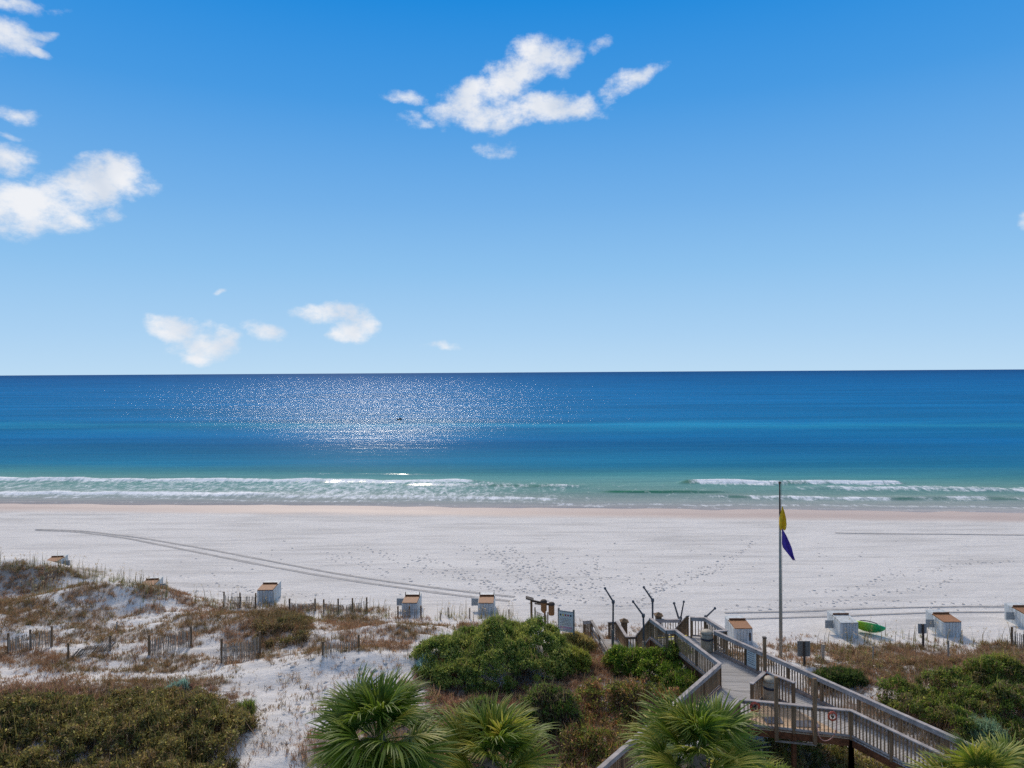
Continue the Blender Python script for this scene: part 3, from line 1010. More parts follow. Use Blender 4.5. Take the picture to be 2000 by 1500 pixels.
pK = (pD[0] + 2.1, pD[1] + .42, DZ)
pK2, pK3 = capz(1378, 1207), capz(1418, 1232)
pK1 = (pK2[0] - .75, pK2[1] + .12, DZ)
main_ang = math.atan2(pR0[1] - pF[1], pR0[0] - pF[0])
right_dir = math.atan2(pR1[1] - pR0[1], pR1[0] - pR0[0])
left_dir = math.atan2(dl.y, dl.x)
pRj = on_line_y(pR0, pR1, pG[1])
# decks: boards across each arm
planks(bw, [pG, pRj, pR0, pF], main_ang, M_DECK, DZ)
planks(bw, [pE, pF, pR0, pK3, pK2, pK, pD], main_ang + .12, M_DECK, DZ - .004)
planks(bw, [pG, pV, pRj], main_ang + .02, M_DECK, DZ + .003)
planks(bw, [pG, pN0, pVl, pV], left_dir + math.pi / 2 + .25, M_DECK, DZ)
planks(bw, [pG, pL2, pNl, pN0], left_dir + math.pi / 2, M_DECK, DZ - .003)
planks(bw, [pV, pVr, pN1, on_line_y(pR0, pR1, pN1[1] + .8), pRj], right_dir + math.pi / 2, M_DECK, DZ - .002)
planks(bw, [on_line_y(pR0, pR1, pN1[1] + .8), pN1, pN3, pR2], right_dir + math.pi / 2, M_DECK, DZ - .003)
planks(bw, [pVl, pN0, pN1, pVr, pV], -.05, M_TAN, DZ + .001)
# railings
railing(bw, [pR0, along(pR0, pR1, .155)], side=1)
railing(bw, [along(pR0, pR1, .155), along(pR0, pR1, .21)], bal=False, side=1)
railing(bw, [along(pR0, pR1, .21), pR2], side=1)
railing(bw, [pF, pG], side=1)
railing(bw, [pG, pL2], side=-1)
railing(bw, [pN0, pN1, pN3], side=-1)
railing(bw, [pN0, pNl], side=1, stuff=True)
railing(bw, [pVl, pV, pVr], side=-1, toe=True)
railing(bw, [pE, pF], side=1, toe=False)
railing(bw, [pD, pE], side=1)
railing(bw, [pK1, pK2], side=1, toe=False)
railing(bw, [pK2, pK3], side=1, toe=False)
railing(bw, [pK3, pR0], side=1, toe=False)
rim(bw, [pG, pL2], DZ); rim(bw, [pN0, pNl], DZ); rim(bw, [pN0, pN1, pN3], DZ); rim(bw, [pR0, pR2], DZ); rim(bw, [pF, pG], DZ)
rim(bw, [pD, pE, pF], DZ); rim(bw, [pD, pK], DZ); rim(bw, [pK1, pK2, pK3, pR0], DZ)
supports(bw, [pG, pL2], DZ); supports(bw, [pN0, pN1, pN3], DZ); supports(bw, [pR0, pR2], DZ); supports(bw, [pF, pG], DZ); supports(bw, [pD, pE], DZ); supports(bw, [pK, pK2, pK3], DZ)
nos = MB().beam((pD[0], pD[1], DZ + .012), (pK[0], pK[1], DZ + .012), .10, .02).obj('yellow_nosing', M_YPAINT, bw)
for q in ((1512, 1410, 34), (1577, 1417, 46)):
    g = at_z(q[0], q[1], DZ)
    w = q[2] / FPX * g[1]
    MB().box((0, 0, 0), (w, .55, .018)).obj('floor_mat', M_MAT, bw, (g[0], g[1] + .1, DZ + .022), -.05)

# stairs and lower landing to the beach
st = thing('beach_stairs', 'timber stairs and lower landing descending from boardwalk to the sand', 'stairs')
def lowz(px, py):
    return capz(px, py, DL)
qC, qB, qA = lowz(1244, 1243), lowz(1224, 1244), lowz(1205, 1214)
qI, qJ = lowz(1155, 1212), lowz(1190, 1268)
qC2 = (qC[0] + 2.15, qC[1] + .43, DL)
qF1, qF2 = lowz(1282, 1210), lowz(1327, 1210)
def flight(parent, a, b, c, d, z0, z1, n):
    """a-b: top edge left/right, c-d: bottom edge left/right"""
    for k in range(n):
        t0, t1 = k / n, (k + 1) / n
        z = z0 - (z0 - z1) * (k + 1) / (n + 1)
        L0, L1 = Vector((*a[:2], 0)).lerp(Vector((*c[:2], 0)), t0), Vector((*a[:2], 0)).lerp(Vector((*c[:2], 0)), t1)
        R0, R1 = Vector((*b[:2], 0)).lerp(Vector((*d[:2], 0)), t0), Vector((*b[:2], 0)).lerp(Vector((*d[:2], 0)), t1)
        mb = MB()
        top = [(p.x, p.y, z) for p in (L0, L1, R1, R0)]
        bot = [(x, y, z - .045) for x, y, _ in top]
        mb.v = top + bot
        mb.f = [(0, 1, 2, 3), (7, 6, 5, 4), (0, 4, 5, 1), (1, 5, 6, 2), (2, 6, 7, 3), (3, 7, 4, 0)]
        mb.obj('tread', M_GREYW, parent)
    for p, q in ((a, c), (b, d)):
        MB().beam((p[0], p[1], z0 - .16), (q[0], q[1], z1 - .02), .05, .28).obj('stringer', M_BEAM, parent)
flight(st, pD, pK, qC, qC2, DZ, DL, 9)
railing(st, [pD, qC], side=1, toe=False)
railing(st, [pK, qC2], side=1, toe=False)
dirm = Vector((qA[0] - qB[0], qA[1] - qB[1], 0)).normalized()
qLn = tuple(Vector(qJ) - dirm * 1.6)
qRn = tuple(Vector(qB) - dirm * 3.4)
low_ang = math.atan2(-dirm.x, dirm.y)
planks(st, [qLn, qJ, qI, qA, qB, qRn], low_ang, M_DECK, DL)
planks(st, [qB, (qC2[0], qC2[1] - .1, DL), (qC2[0] + .5, qC2[1] + 2.4, DL), (qA[0], qA[1], DL)], low_ang, M_DECK, DL - .006)
railing(st, [qC, qB], side=1, toe=False)
railing(st, [qB, qA], side=1)
railing(st, [(qF1[0], qF1[1], DL), (qF2[0], qF2[1], DL)], side=1, toe=False)
# open board railing on the landing's outer side
ob = MB()
for h in (.35, .68, 1.05):
    ob.beam((qLn[0], qLn[1], DL + h), (qI[0], qI[1], DL + h), .04, .14)
ob.beam((qLn[0], qLn[1], DL + 1.12), (qI[0], qI[1], DL + 1.12), .15, .04)
obr = ob.obj('board_railing', M_GREYW, st)
for t in (0, .33, .66, 1):
    c = Vector(qLn).lerp(Vector(qI), t)
    inst('post', ME_POST, obr, c + Vector((.05, 0, .5)))
qS1 = (qI[0] - .35, qI[1] + .95); qS2 = (qA[0] - .35, qA[1] + .95)
zs = Hs(*qS1) + .02
flight(st, qI, qA, qS1, qS2, DL, zs, 4)
railing(st, [qI, (*qS1, zs)], side=-1, toe=False)
railing(st, [qA, (*qS2, zs)], side=1, toe=False)
supports(st, [qLn, qI], DL); supports(st, [qRn, qB, qA], DL); supports(st, [qC, qC2], DL); supports(st, [(qF1[0], qF1[1]), (qF2[0], qF2[1])], DL)
rim(st, [qLn, qI], DL); rim(st, [qRn, qB, qA], DL)
for (px, py, dep) in ((1219, 1214, 43.6), (1286, 1202, 44.1)):
    c = at_y(px, py, dep)
    mb = MB()
    hgt = c[2] - DL
    mb.box((0, 0, hgt / 2), (.34, .34, hgt))
    mb.box((0, 0, hgt + .03), (.5, .5, .06))
    mb.box((0, 0, hgt + .13), (.44, .44, .14), 0, .12)
    mb.obj('capped_post', M_POST, st, (c[0], c[1], DL))

# bent-arm lamp poles
def lamp(px, pyb, pxb, pybend, pxt, pyt, Y, z0, label, thick=.05):
    b = at_y(pxb, pybend, Y)
    tt = at_y(pxt, pyt, Y)
    base = at_y(px, pyb, Y)
    L = thing('bent_pole', label, 'pole', (base[0], base[1], z0), group='bent-arm poles around the stairs')
    o = Vector(L.location)
    b, tt = Vector(b) - o, Vector(tt) - o
    if b.z > .5:
        MB().box((0, 0, b.z * .3), (.14, .14, b.z * .6)).obj('wooden_post', M_GREYW, L)
    MB().tube([(0, .06, b.z * .25), (b.x, .06, b.z)], thick, 8).obj('pole_shaft', M_LAMP, L)
    MB().tube([(b.x, .06, b.z), (tt.x, .06, tt.z)], [thick, thick * .8], 8).obj('bent_arm', M_LAMP, L)
    MB().lathe([(thick * 1.5, -.1), (thick * 1.9, 0), (thick * 1.5, .1)], n=10).obj('elbow_joint', M_LAMP, L, (b.x, .06, b.z))
    MB().lathe([(thick * 1.1, -.05), (thick * 1.5, 0), (thick * 1.0, .07)], n=10).obj('lamp_head', M_LAMP, L, (tt.x, .06, tt.z))
lamp(1197, 1266, 1198, 1176, 1182, 1150, 39.8, DL - .3, 'tall bent-arm pole by the open board railing, leftmost of the poles')
lamp(1258, 1262, 1257, 1203, 1237, 1176, 38.0, DL, 'bent-arm pole standing in front of the stair railing, lower than its two neighbours')
lamp(1275, 1212, 1275, 1173, 1258, 1148, 39.15, DL + .6, 'bent-arm pole at the head of the stairs, tallest tip of the poles')
lamp(1328, 1218, 1327, 1212, 1317, 1179, 44.2, DL, 'pale bent-arm pole leaning left behind the boardwalk platform', .06)
lamp(1330, 1218, 1330, 1208, 1336, 1176, 44.5, DL, 'dark bent-arm pole leaning right behind the boardwalk platform')
lamp(1379, 1228, 1379, 1206, 1397, 1189, 39.25, DZ, 'short pole arm bending right at the platform corner, rightmost of the poles')

# barrels
def barrel(px, py, label, h=1.08):
    g = at_z(px, py, DZ)
    t = thing('waste_barrel', label, 'barrel', (g[0], g[1], DZ + .005), group='waste barrels on the boardwalk')
    r = .31
    MB().lathe([(r * .93, 0), (r, .06), (r, h * .55), (r * 1.02, h * .6), (r, h * .65), (r, h * .88)], n=20).obj('drum', M_BARREL, t, smooth=True)
    MB().lathe([(r * 1.03, h * .86), (r * 1.03, h * .9), (r * .92, h * .96), (r * .6, h * 1.01), (r * .15, h * 1.03)], n=20).obj('lid', M_BARREL, t, smooth=True)
    MB().lathe([(r * 1.03, h * .56), (r * 1.05, h * .6), (r * 1.03, h * .66)], n=20).obj('strap', M_STRAP, t, smooth=True)
barrel(1505, 1371, 'beige lidded barrel with dark strap inside the V-shaped railing')
barrel(1381, 1272, 'beige lidded barrel with dark strap at the platform railing, farther from camera')

# tall post at the V, and the hanging post frame on the near railing
t = thing('shower_post', 'tall square timber post rising behind the beige barrel at the V-shaped railing', 'post', (pV[0], pV[1] + .1, DZ))
MB().box((0, 0, 1.28), (.13, .13, 2.56)).obj('shaft', M_POST, t)
MB().box((0, 0, 2.585), (.16, .16, .05)).obj('cap', M_DARK, t)
MB().tube([(0, -.1, 1.15), (0, -.2, 1.1)], .025, 8).obj('tap', M_RED, t)
fr = thing('post_frame', 'two timber posts joined by a pale bottom bar, fixed outside the near railing', 'post frame')
fp = []
for px, pt, pb in ((1516, 1322, 1446), (1591, 1325, 1454)):
    tt = (px - 1442) / (1662 - 1442)
    Y = pN0[1] + (pN1[1] - pN0[1]) * tt - .16
    a, b = at_y(px, pt, Y), at_y(px, pb, Y)
    MB().box((0, 0, 0), (.13, .12, a[2] - b[2])).obj('post', M_POST, fr, (a[0], a[1], (a[2] + b[2]) / 2))
    fp.append((a[0], a[1], b[2]))
MB().beam((fp[0][0] - .06, fp[0][1], fp[0][2] - .02), (fp[1][0] + .06, fp[1][1], fp[1][2] - .02), .08, .05).obj('bottom_bar', M_GREYW, fr)

# hoses
def coil(name, label, c, rad, m, turns=4, drop=0, rz=0, thick=.022, tilt=0):
    t = thing(name, label, 'hose', c, rz, 'garden hoses on the boardwalk railing')
    pts = []
    for k in range(turns * 18 + 1):
        a = 2 * math.pi * k / 18
        r = rad * (1 - .06 * (k // 18))
        pts.append((r * math.cos(a), -.03 - .03 * (k / (turns * 18)), r * math.sin(a) * (1.0 if not tilt else .35)))
    MB().tube(pts, thick, 6).obj('coil', m, t, smooth=True)
    if drop:
        q = [(rad, -.06, 0)]
        for k in range(1, 15):
            u = k / 14
            q.append((rad - .65 * u * 1.2 + .1 * math.sin(6 * u), -.08 - .02 * math.sin(9 * u), -drop * math.sin(math.pi * u * .9)))
        MB().tube(q, thick * .8, 6).obj('hanging_loop', M_PINK, t, smooth=True)
    MB().beam((0, .02, 0), (0, -.1, .0), .08, .08).obj('hanger', M_DARK, t)
coil('garden_hose', 'red hose coil hung on near railing beside its left corner', (at_y(1474, 1380, pN0[1] - .2)), .2, M_RED, 5, .55)
coil('garden_hose', 'orange hose coil with pink loop drooping from the right end of near railing', (at_y(1625, 1398, pN1[1] - .12)), .17, M_RED, 4, .95)
coil('garden_hose', 'small orange hose coil at foot of the tall post', (pV[0] + .1, pV[1] - .12, DZ + .95), .13, M_RED, 4)
# notice board on the far railing
a, b = along(pR0, pR1, .158), along(pR0, pR1, .207)
nb = thing('notice_board', 'pale notice panel fixed in the far railing behind the tall post', 'sign', ((a[0] + b[0]) / 2, (a[1] + b[1]) / 2, DZ), right_dir)
W = math.hypot(b[0] - a[0], b[1] - a[1]) - .04
MB().box((0, 0, .56), (W, .03, .84)).obj('panel', M_SIGN, nb)
ln = MB()
for k in range(7):
    ln.box((-W * .04 * (k % 3), -.0185, .9 - k * .1), (W * (.72 - .1 * (k % 2)), .004, .022))
ln.obj('text_lines', M_STRAP, nb)

# ------------------------------------------------------------------ flagpole and flags
gp = ground(1525, 1287)
FY = gp[1]
fpl = thing('flagpole', 'tall grey flagpole standing in dune grass behind the boardwalk', 'flagpole', (gp[0], gp[1], gp[2] - .2))
ztop = at_y(1521, 945, FY)[2] - (gp[2] - .2)
zmid = at_y(1521, 1005, FY)[2] - (gp[2] - .2)
MB().tube([(0, 0, 0), (0, 0, zmid * .55), (0, 0, zmid)], [.095, .08, .062], 12).obj('lower_shaft', M_POLE, fpl, smooth=True)
MB().tube([(0, 0, zmid), (0, 0, ztop)], [.05, .042], 10).obj('upper_shaft', M_DARK, fpl, smooth=True)
MB().lathe([(.03, 0), (.08, .03), (.08, .09), (.03, .13)], n=12).obj('truck', M_DARK, fpl, (0, 0, ztop))
MB().tube([(.1, 0, 1.2), (.11, 0, zmid), (.1, 0, ztop)], .008, 5).obj('halyard', M_GREYW, fpl)
def flag(name, label, m, z1, rows, cat='flag'):
    """rows: list of (drop, left x, right x, fold amplitude)"""
    V, F = [], []
    n = 9
    for (dz, xl, xr, am) in rows:
        for k in range(n):
            u = k / (n - 1)
            V.append((xl + (xr - xl) * u, am * math.sin(u * 9 + dz * 3), z1 - dz + .05 * math.sin(u * 4)))
    for r in range(len(rows) - 1):
        for k in range(n - 1):
            a = r * n + k
            F.append((a, a + 1, a + n + 1, a + n))
    mb = MB(); mb.v, mb.f = V, F
    o = mb.obj(name, m, None, (gp[0] + .02, FY - .12, 0), smooth=True)
    sol = o.modifiers.new('thickness', 'SOLIDIFY'); sol.thickness = .012
    tag(o, label, cat, 'beach warning flags on the pole')
zy = at_y(1524, 990, FY)[2]
flag('warning_flag', 'limp yellow flag hanging on the flagpole, the upper of the two', M_YEL, zy, [(0, .04, .12, .01), (.25, .0, .2, .05), (.6, -.07, .26, .08), (.95, -.1, .28, .1), (1.2, -.09, .26, .1), (1.28, -.02, .2, .08)])
zp = at_y(1524, 1034, FY)[2]
flag('warning_flag', 'purple pennant drooping to the right below the yellow flag', M_PUR, zp, [(0, .05, .14, .01), (.35, .06, .32, .05), (.75, .06, .48, .08), (1.0, .1, .58, .08), (1.35, .36, .68, .06), (1.75, .66, .8, .03)])

# ------------------------------------------------------------------ storage boxes on the beach
def board_wall(mb, a, b, z0, z1a, z1b, th, n):
    a, b = Vector((*a, 0)), Vector((*b, 0))
    d = (b - a)
    nr = Vector((-d.y, d.x, 0)).normalized() * th / 2
    for k in range(n):
        t0, t1 = (k + .03) / n, (k + .97) / n
        p, q = a + d * t0, a + d * t1
        za, zb = z1a + (z1b - z1a) * t0, z1a + (z1b - z1a) * t1
        i = len(mb.v)
        for e, zz in ((p, za), (q, zb)):
            for sgn in (-1, 1):
                for z in (z0, zz):
                    v = e + nr * sgn
                    mb.v.append((v.x, v.y, z))
        # p-,p-top,p+,p+top,q-,q-top,q+,q+top
        mb.f += [tuple(i + j for j in f) for f in ((0, 4, 5, 1), (2, 3, 7, 6), (1, 5, 7, 3), (0, 2, 6, 4), (0, 1, 3, 2), (4, 6, 7, 5))]
def storage_box(px, py, label, w=1.06, rz=0.0, lid=M_PLY, panel=-1, posts=True, fin=True, dz=0.0, Y=None, h=1.0, slot=False):
    if Y is None:
        g = ground(px, py)
    else:
        q = at_y(px, py, Y); g = (q[0], Y, Hs(q[0], Y))
    t = thing('storage_box', label, 'storage box', (g[0], g[1], g[2] - .06 + dz), rz, 'white beach storage boxes along the dune line')
    d = 1.9
    h2 = h + .12
    x0, x1 = -w / 2, w / 2
    m = MB(); board_wall(m, (x0, 0), (x1, 0), 0, h, h, .05, 6); m.box((0, .04, h / 2), (w - .08, .02, h - .03)); m.obj('front_wall', M_WHITE, t)
    m = MB(); board_wall(m, (x1, d), (x0, d), 0, h2, h2, .05, 6); m.obj('back_wall', M_WHITE, t)
    for s, xx in ((-1, x0), (1, x1)):
        m = MB(); board_wall(m, (xx, .03), (xx, d - .03), 0, h, h2, .05, 5); m.box((xx - s * .035, d / 2, h / 2), (.015, d - .1, h - .02)); m.obj('side_wall', M_WHITE, t)
    if slot:
        MB().box((w * .36, -.03, h * .55), (.1, .03, h * .45)).obj('door_slot', M_DARK, t)
    def top(y0, y1, m_, nm, lift, ww):
        mm = MB()
        zz0, zz1 = h + (h2 - h) * y0 / d + lift, h + (h2 - h) * y1 / d + lift
        mm.beam((0, y0, zz0), (0, y1, zz1), ww, .04)
        return mm.obj(nm, m_, t)
    top(1.2, d + .03, M_WHITE, 'fixed_top', .022, w + .04)
    l = top(-.06, 1.2, lid, 'lid', .05, w - .02)
    if fin:
        mb = MB()
        mb.box((0, 1.16, h + .18), (w * .92, .04, .14))
        mb.obj('lid_batten', M_PLYD, l)
    if posts:
        for xx in (x0 + .03, x1 - .03):
            MB().box((xx, 1.25, h + .2), (.05, .05, .42)).obj('handle_post', M_DARK, t)
    if panel:
        MB().box((x0 - .3 if panel < 0 else x1 + .3, .95, .62), (.5, .05, .5)).obj('side_shelf', M_GREYP, t)
        MB().box((x0 - .05 if panel < 0 else x1 + .05, .98, .5), (.1, .06, .3)).obj('shelf_bracket', M_GREYP, t)
    return t
storage_box(100, 1130, 'storage box almost hidden behind the left dune crest, only its brown lid showing', Y=61.5, panel=1, posts=False, rz=.15, dz=-.55)
storage_box(287, 1165, 'storage box half hidden by dune grass, brown lid and grey shelf showing', Y=55.3, panel=1, posts=False, rz=.12, dz=-.62)
storage_box(518, 1182, 'white storage box between two sand fence runs on the beach side', Y=52.3, w=1.15, posts=False, panel=0, rz=.02, h=.95)
storage_box(800, 1203, 'grey white storage box with two upright handles, nearer the left fences', Y=49.8, rz=-.03, h=.82)
storage_box(949, 1203, 'pale storage box with orange lid and two handles behind the green mound', Y=49.6, rz=-.03, h=.82)
storage_box(1452, 1262, 'white storage box just right of the boardwalk platform, tall with dark side slot', Y=43.6, panel=0, posts=False, w=1.1, h=1.05, slot=True)
storage_box(1659, 1252, 'white storage box with white lid beside the green kayak', Y=44.9, lid=M_WHITE, posts=False, w=1.1)
storage_box(1860, 1252, 'white storage box with orange lid standing right of the kayak', Y=44.9, posts=False, w=1.12)
storage_box(2018, 1252, 'storage box cut by the right edge of the picture', Y=46.2, posts=False)

# ------------------------------------------------------------------ kayaks
def kayak(px, py, label, m, rz, Y, tilt=0.5, L=2.9, dx=0):
    q = at_y(px, py, Y)
    z = Hs(q[0], Y)
    t = thing('kayak', label, 'kayak', (q[0] + dx, Y, z - .02), rz)
    t.rotation_euler = (tilt, 0, rz)
    t.location.z += .37
    mb = MB(); n, K = 15, 12
    for i in range(n):
        u = -1 + 2 * i / (n - 1)
        wd = .39 * (1 - abs(u) ** 2.4) ** .8 + .012
        zk = .02 + .22 * abs(u) ** 2.6
        zt = .30 + .16 * abs(u) ** 2
        for k in range(K):
            a = 2 * math.pi * k / K
            zz = (zk + zt) / 2 + (zt - zk) / 2 * math.sin(a)
            mb.v.append((u * L / 2, wd * math.cos(a), zz))
    for i in range(n - 1):
        for k in range(K):
            a = i * K + k; b = i * K + (k + 1) % K
            mb.f.append((a, b, b + K, a + K))
    mb.f.append(tuple(range(K))); mb.f.append(tuple((n - 1) * K + k for k in range(K)))
    mb.obj('hull', m, t, smooth=True)
    s = MB()
    for off in (-.16, 0, .16):
        pts = []
        for i in range(1, 14):
            u = -1 + 2 * i / 14
            pts.append((u * L / 2, off * (1 - abs(u) ** 2.4), -.0 + .025 + .22 * abs(u) ** 2.6 - .01))
        s.tube(pts, .03, 6)
    s.obj('keel_strakes', m, t, smooth=True)
    c = MB()
    pts = [(.55 * math.cos(a), .24 * math.sin(a), .47 + .02 * math.cos(2 * a)) for a in [2 * math.pi * k / 20 for k in range(21)]]
    c.tube(pts, .03, 6)
    c.obj('cockpit_rim', M_STRAP, t, smooth=True)
M_KAY = mat('kayak_plastic', srgb(24, 176, 92), .4, .1, 3, coat=.2)
def _two_tone(m):
    t = m.node_tree
    tc = t.nodes.new('ShaderNodeTexCoord'); sp = t.nodes.new('ShaderNodeSeparateXYZ'); r = t.nodes.new('ShaderNodeValToRGB')
    t.links.new(tc.outputs['Object'], sp.inputs[0])
    mr = t.nodes.new('ShaderNodeMapRange'); mr.inputs['From Min'].default_value = -1.1; mr.inputs['From Max'].default_value = 1.1
    t.links.new(sp.outputs[0], mr.inputs['Value']); t.links.new(mr.outputs[0], r.inputs[0])
    for e, (p_, c_) in zip(r.color_ramp.elements, ((.35, (172, 212, 34)), (.75, (20, 172, 96)))):
        e.position = p_; e.color = (*srgb(*c_), 1)
    t.links.new(r.outputs[0], t.nodes['Principled BSDF'].inputs['Base Color'])
_two_tone(M_KAY)
kayak(1694, 1252, 'lime and green kayak tipped on its side next to the white-lidded box', M_KAY, R(-38), 45.5, R(-62), L=2.0)
# ------------------------------------------------------------------ bins on a timber rack, beach sign, small signs and posts
g0 = ground(1038, 1205); YB = 46.0
rk = thing('bin_rack', 'brown timber rack with long beam at the top of the sandy path', 'rack', (at_y(1038, 1204, YB)[0], YB, Hs(at_y(1038, 1204, YB)[0], YB) - .1))
o = Vector(rk.location)
def rp(px, py, Y=YB):
    return Vector(at_y(px, py, Y)) - o
a = rp(1037, 1170); MB().box((0, 0, a.z / 2), (.14, .14, a.z)).obj('post', M_POST, rk)
c = rp(1064, 1178); 
MB().box((c.x, 0, c.z / 2), (.12, .12, c.z)).obj('post', M_POST, rk)
MB().beam(rp(1027, 1167), rp(1042, 1171), .5, .08).obj('shelf', M_DARK, rk)
MB().beam(rp(1040, 1172) + Vector((0, 0, -.05)), rp(1082, 1181) + Vector((0, 0, -.05)), .1, .12).obj('beam', M_DARK, rk)
MB().beam(rp(1044, 1175) + Vector((0, -.2, -.06)), rp(1060, 1177) + Vector((0, -.2, -.06)), .12, .06).obj('cross_piece', M_DARK, rk)
for px, pt, pb, lab in ((1062, 1173, 1197, 'brown wooden bin with tapered bottom hung on the rack, left one'), (1077, 1178, 1201, 'orange brown wooden bin hung at the rack end, right one')):
    p, q = Vector(at_y(px, pt, YB - .35)), Vector(at_y(px, pb, YB - .35))
    b = thing('hanging_bin', lab, 'bin', (p.x, p.y, q.z), group='wooden bins on the timber rack')
    h = p.z - q.z
    if px < 1070:
        MB().lathe([(.06, 0), (.19, .16), (.19, h - .1)], n=12).obj('bin_body', M_BINW, b, smooth=False)
    else:
        MB().lathe([(.17, 0), (.19, .1), (.19, h - .1)], n=12).obj('bin_body', M_BINW, b, smooth=False)
    MB().lathe([(.21, h - .12), (.22, h - .02), (.15, h + .05), (.04, h + .07)], n=12).obj('bin_lid', M_DARK, b, smooth=True)
    MB().beam((0, .1, h * .7), (0, .36, h * .7), .06, .06).obj('bracket', M_DARK, b)
# beach warning sign
YS = 41.6
s0 = at_y(1091, 1240, YS)
sg = thing('beach_sign', 'white beach flag information sign on two posts beside the green mound', 'sign', (s0[0], YS, Hs(s0[0], YS) - .2), R(-24))
zb = at_y(1100, 1231, YS)[2] - sg.location.z
zt = at_y(1100, 1191, YS)[2] - sg.location.z
WS = .92
for xx in (0, WS):
    MB().box((xx, .04, (zt + .1) / 2), (.09, .09, zt + .1)).obj('sign_post', M_GREYW, sg)
pn = MB().box((WS / 2, -.02, (zb + zt) / 2), (WS - .04, .03, zt - zb)).obj('sign_panel', M_SIGN, sg)
MB().box((WS / 2, -.024, zt - .03), (WS - .05, .03, .07)).obj('header_strip', M_GREYP, pn)
for k, cc in enumerate([(46, 60, 52), (222, 196, 80), (150, 46, 52), (160, 40, 70), (40, 44, 60)]):
    MB().box((.14 + k * .155, -.04, zt - .24), (.085, .006, .10)).obj('flag_symbol', mat('sign_symbol_%d' % k, srgb(*cc), .6, .05), pn)
tl = MB()
for k in range(5):
    tl.box((WS / 2 - .03 * (k % 2), -.0375, zt - .45 - k * .085), (WS * (.7 - .08 * (k % 3)), .005, .018))
tl.obj('text_lines', M_GREYW, pn)
MB().box((WS / 2, -.0385, zb + .24), (WS * .82, .006, .09)).obj('red_notice_line', mat('sign_pink', srgb(196, 150, 168), .6, .1), pn)
MB().box((WS / 2, -.0385, zb + .13), (WS * .7, .006, .05)).obj('pink_notice_line', mat('sign_pink2', srgb(206, 176, 188), .6, .1), pn)
# back of a small sign and loose posts on the right
def small_sign(px, pt, pb, pbase, w, label, m, Y=None):
    g = ground(px, pbase)
    t = thing('small_sign', label, 'sign', (g[0], g[1], g[2] - .15), group='small signs in the dune grass')
    zt, zb = at_y(px, pt, g[1])[2] - t.location.z, at_y(px, pb, g[1])[2] - t.location.z
    MB().box((0, 0, zt / 2), (.1, .1, zt)).obj('sign_post', M_DARK, t)
    MB().box((0, .07, (zt + zb) / 2), (w / FPX * g[1], .03, zt - zb)).obj('sign_panel', m, t)
small_sign(1571, 1253, 1283, 1301, 25, 'grey backed square sign on a post right of the flagpole', M_GREYW)
small_sign(1803, 1219, 1238, 1268, 17, 'small pale grey sign left of the orange-lidded box', M_GREYP)
def stake(px, pt, pb, label, wid=.09, m=M_FENCE):
    g = ground(px, pb)
    zt = at_y(px, pt, g[1])[2]
    o = MB().box((0, 0, (zt - g[2] + .3) / 2), (wid, wid, zt - g[2] + .3), 0, .9).obj('timber_stake', m, None, (g[0], g[1], g[2] - .3))
    o.rotation_euler = (rnd.gauss(0, .03), rnd.gauss(0, .04), rnd.uniform(0, 1))
    tag(o, label, 'post', 'loose timber posts in the dunes')
stake(1605, 1258, 1292, 'thick weathered stake just right of the grey backed sign', .16)
stake(1852, 1250, 1290, 'thin stake in grass in front of the orange-lidded box')
stake(1705, 1262, 1296, 'crooked grey stake in the grass below the kayak', .06)
stake(917, 1187, 1208, 'short dark stake left of the pale orange-lidded box')
stake(860, 1196, 1210, 'short stake in sea oats right of the grey white box')
stake(875, 1186, 1204, 'taller stake among sea oats between the two handled boxes')
stake(994, 1190, 1206, 'stake behind the crest of the green mound')
stake(1057, 1205, 1232, 'grey stake on the right shoulder of the green mound')
stake(1118, 1218, 1240, 'short stake behind the beach sign')
stake(227, 1215, 1232, 'weathered stake on the dune slope above the fallen fence', .07)
stake(33, 1243, 1262, 'thin stake inside the leftmost dune fence', .05)

